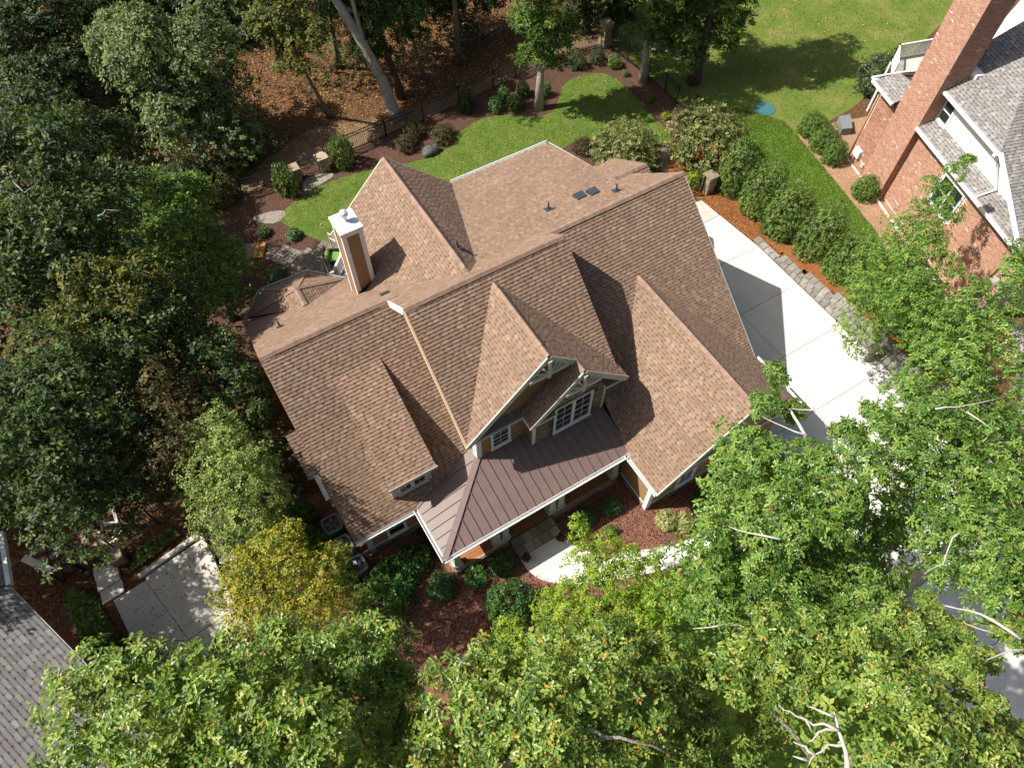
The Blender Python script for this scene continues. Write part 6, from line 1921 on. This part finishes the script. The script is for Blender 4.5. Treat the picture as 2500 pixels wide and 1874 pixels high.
F = dict(leaf='diamond', per=6, lump=.34, sub=7)
FT = dict(F, under=False)
F = dict(F, low=36, low_q=.8)

WG = 'woodland trees'
lb = LOBES
tree('woodland_tree', 'tall oak with pale grey-green leaves at the top left of the woods', (1.65, 37.1), lb['woodland_oak'], 'greygreen', size=.23, dens=95, r0=.26, bark='bark', group=WG, seed=20, top=(1.2, 38.5, 6.0), **F)
tree('woodland_tree', 'dark dense tree in the far top left corner', (-4.5, 45.5), lb['dark_a'], 'dark', size=.24, dens=76, r0=.24, group=WG, seed=21, **F)
tree('woodland_tree', 'dark tree on the left edge below the top corner', (-4.6, 33.5), lb['dark_b'], 'dark', size=.22, dens=84, r0=.2, group=WG, seed=22, **F)
tl = tree('woodland_tree', 'blue-green tree on the left edge with pale bare twigs', (-6.0, 25.5), lb['teal_a'], 'teal', size=.20, dens=97, r0=.2, group=WG, seed=23, **F)
branches(tl, [[(-4.6, 26.2, 9.6), (-4.2, 26.9, 10.6), (-3.5, 27.4, 11.6)], [(-5.3, 24.8, 11.2), (-5.0, 25.3, 11.4), (-4.8, 25.2, 11.5), (-4.5, 25.5, 11.4)], [(-3.2, 24.0, 10.4), (-2.9, 24.3, 10.3), (-2.4, 24.1, 10.2)], [(-5.0, 25.3, 11.4), (-5.2, 25.9, 11.5)]], .045)
tree('woodland_tree', 'fresh green tree beyond the terrace steps', (-.9, 26.2), lb['green_a'], 'green', size=.19, dens=112, r0=.16, group=WG, seed=24, accent=((.25, .2, .04), .02), **F)
tree('woodland_tree', 'yellow-speckled tree among the dark left trees', (-4.6, 21.8), lb['yellow_a'], 'yellowgreen', size=.19, dens=108, r0=.18, group=WG, seed=25, accent=((.34, .22, .03), .05), **F)
tree('woodland_tree', 'dark tree between the yellow-speckled tree and the gazebo roof', (-3.8, 20.2), lb['dark_c'], 'teal', size=.19, dens=104, r0=.17, group=WG, seed=26, **F)
tree('woodland_tree', 'slim teal tree pressed against the left gable of the house', (-2.3, 18.0), lb['dark_d'], 'teal', size=.17, dens=118, r0=.14, group=WG, seed=27, **F)
tree('woodland_tree', 'broad teal tree on the left edge at mid height', (-7.2, 18.6), lb['dark_e'], 'teal', size=.20, dens=95, r0=.2, group=WG, seed=28, accent=((.10, .14, .03), .1), **F)
tree('woodland_tree', 'brownish olive tree left of the pale green tree', (-4.6, 16.4), lb['brown_a'], 'olive', size=.16, dens=132, r0=.15, group=WG, seed=29, accent=((.12, .05, .02), .12), **F)
tree('woodland_tree', 'teal tree at the left edge above the lower yard', (-12.4, 20.2), lb['dark_f'], 'teal', size=.19, dens=100, r0=.18, group=WG, seed=30, **F)
tree('woodland_tree', 'yellow-green tree with thin leaning trunk over the orange leaf litter', (9.68, 38.17), lb['yellow_b'], 'yellowgreen', size=.20, dens=156, r0=.15, bark='bark', group=WG, seed=31, top=(8.4, 37.2, 6.0), accent=((.34, .26, .03), .06), **FT)
tt = limb_path((13.24, 36.0, -.05), (12.9, 39.2, 9.5), np.random.default_rng(3), .02, 7)
tt = [(13.24, 36.0, -.05), (13.1, 36.05, .5), (12.85, 36.4, 2.4), (12.3, 36.9, 4.6), (11.6, 37.4, 6.8), (11.0, 37.8, 8.4), (10.3, 38.2, 11)]
tree('woodland_tree', 'tree with the thick pale leaning trunk beside the back fence', (13.24, 36.0), lb['top_a'] + upper((11, 39), 10, 12, 1.6, 2, 4), 'green', size=.20, dens=145, r0=.42, bark='bark_pale', group=WG, seed=32, trunk=tt, **FT)
tree('woodland_tree', 'dark-trunked tree just behind the thick pale leaning trunk', (14.32, 37.5), upper((14.2, 39.5), 6.5, 9, 1.6, 3, 5), 'dark', size=.22, dens=124, r0=.24, bark='bark_dark', group=WG, seed=33, top=(13.2, 38.6, 7.5), **F)
tree('woodland_tree', 'slim tree with ivy-green trunk behind the middle of the fence', (16.43, 38.28), upper((15.8, 39.5), 4.8, 8, 1.3, 4, 6), 'dark', size=.20, dens=140, r0=.13, bark='bark', group=WG, seed=34, top=(15.6, 39.0, 6.0), **F)
tree('woodland_tree', 'dark straight tree between the leaning trunk and the lawn tree', (19.16, 38.76), lb['top_b'] , 'dark', size=.22, dens=124, r0=.22, bark='bark', group=WG, seed=35, top=(19.3, 39.2, 7.0), **F)
tree('woodland_tree', 'tree behind the corner pillar with a straight grey trunk', (27.98, 37.96), lb['top_d'] + upper((28, 39), 6, 13, 2.0, 5, 8), 'dark', size=.22, dens=124, r0=.24, bark='bark', group=WG, seed=36, top=(28, 38.2, 7.5), **F)
tree('lawn_tree', 'tall tree with a straight pale trunk in the mulch beside the back lawn', (21.2, 32.04), lb['lawn_tree'] + upper((21.2, 32.4), 9, 14, 1.9, 6, 9), 'green', size=.19, dens=156, r0=.25, bark='bark_pale', group=None, seed=37, top=(21.2, 32.1, 10.0), **FT)
tree('lawn_tree', 'tree with a grey trunk standing on the right back fence line', (28.47, 30.84), lb['top_c'][:3] + upper((28.6, 31.6), 6.5, 12, 1.8, 5, 10), 'green', size=.19, dens=149, r0=.24, bark='bark_pale', group=None, seed=38, top=(28.6, 31.1, 7), **FT)
tree('lawn_tree', 'broad tree with a dark trunk on the side lawn beyond the fence', (31.21, 29.07), lb['top_c'][3:] + upper((32, 30), 6, 12, 2.2, 6, 11), 'green', size=.20, dens=149, r0=.38, bark='bark_dark', group=None, seed=39, top=(31.4, 29.3, 6), accent=((.35, .26, .04), .04), **FT)
for k, (key, lbl, x, y) in enumerate((('far_a', 'very dark distant tree at the top left edge of the woods', 1.0, 54), ('far_b', 'distant dark tree behind the yellow-green leaning tree', 7.0, 49.5), ('far_c', 'distant teal tree left of the thick leaning trunk', 12.2, 42.5))):
    tree('woodland_tree', lbl, (x, y), lb[key], ('dark', 'dark', 'teal')[k], size=.25, dens=72, r0=.2, bark='bark', group=WG, seed=40 + k, **F)
# woods go on beyond the top of the picture; one crown mesh shared by the trees further back
proto = tree('woodland_tree', 'dark tree of the deeper woods at the top edge above the pale oak', (5, 56), [(5, 56, 8, 2.6)] + upper((5, 56), 5, 10, 2.6, 6, 20), 'dark', size=.30, dens=56, r0=.24, bark='bark', group='deeper woods', seed=60, **F)
o = proto.o.copy()
COL.objects.link(o)
o.location, o.rotation_euler = (-6, 52, 0), (0, 0, 1)
o['label'] = 'dark tree of the deeper woods in the extreme top left corner'
for c in proto.o.children:
    d = c.copy()
    COL.objects.link(d)
    d.parent = o

tree('yard_tree', 'tree shading the parking pad from beyond the left edge', (-14.5, 18.0), [(-14.6, 17.6, 9.2, 1.3), (-14.2, 19.4, 8.8, 1.5), (-13.4, 16.6, 8.0, 1.3), (-15.4, 16.4, 9.4, 1.6), (-13.2, 20.2, 8.0, 1.2)], 'teal', size=.2, dens=76, r0=.2, seed=70, **F)  # out of view, added to throw dappled shade on the pad

for k, (x, y, z) in enumerate(((-18.5, 22.5, 10), (-16.5, 25.5, 9.5), (-20.5, 19.5, 11))):  # unseen trees added on the sun side to keep the left yard in shade
    tree('yard_tree', ('tree beyond the left edge shading the flagstone patch', 'tree beyond the left edge behind the lower yard', 'tall tree beyond the left edge above the grey roofed house')[k], (x, y), upper((x, y), z - 2.5, z + 1.5, 1.8, 6, 70 + k), 'teal', size=.22, dens=64, r0=.2, seed=72 + k, **F)
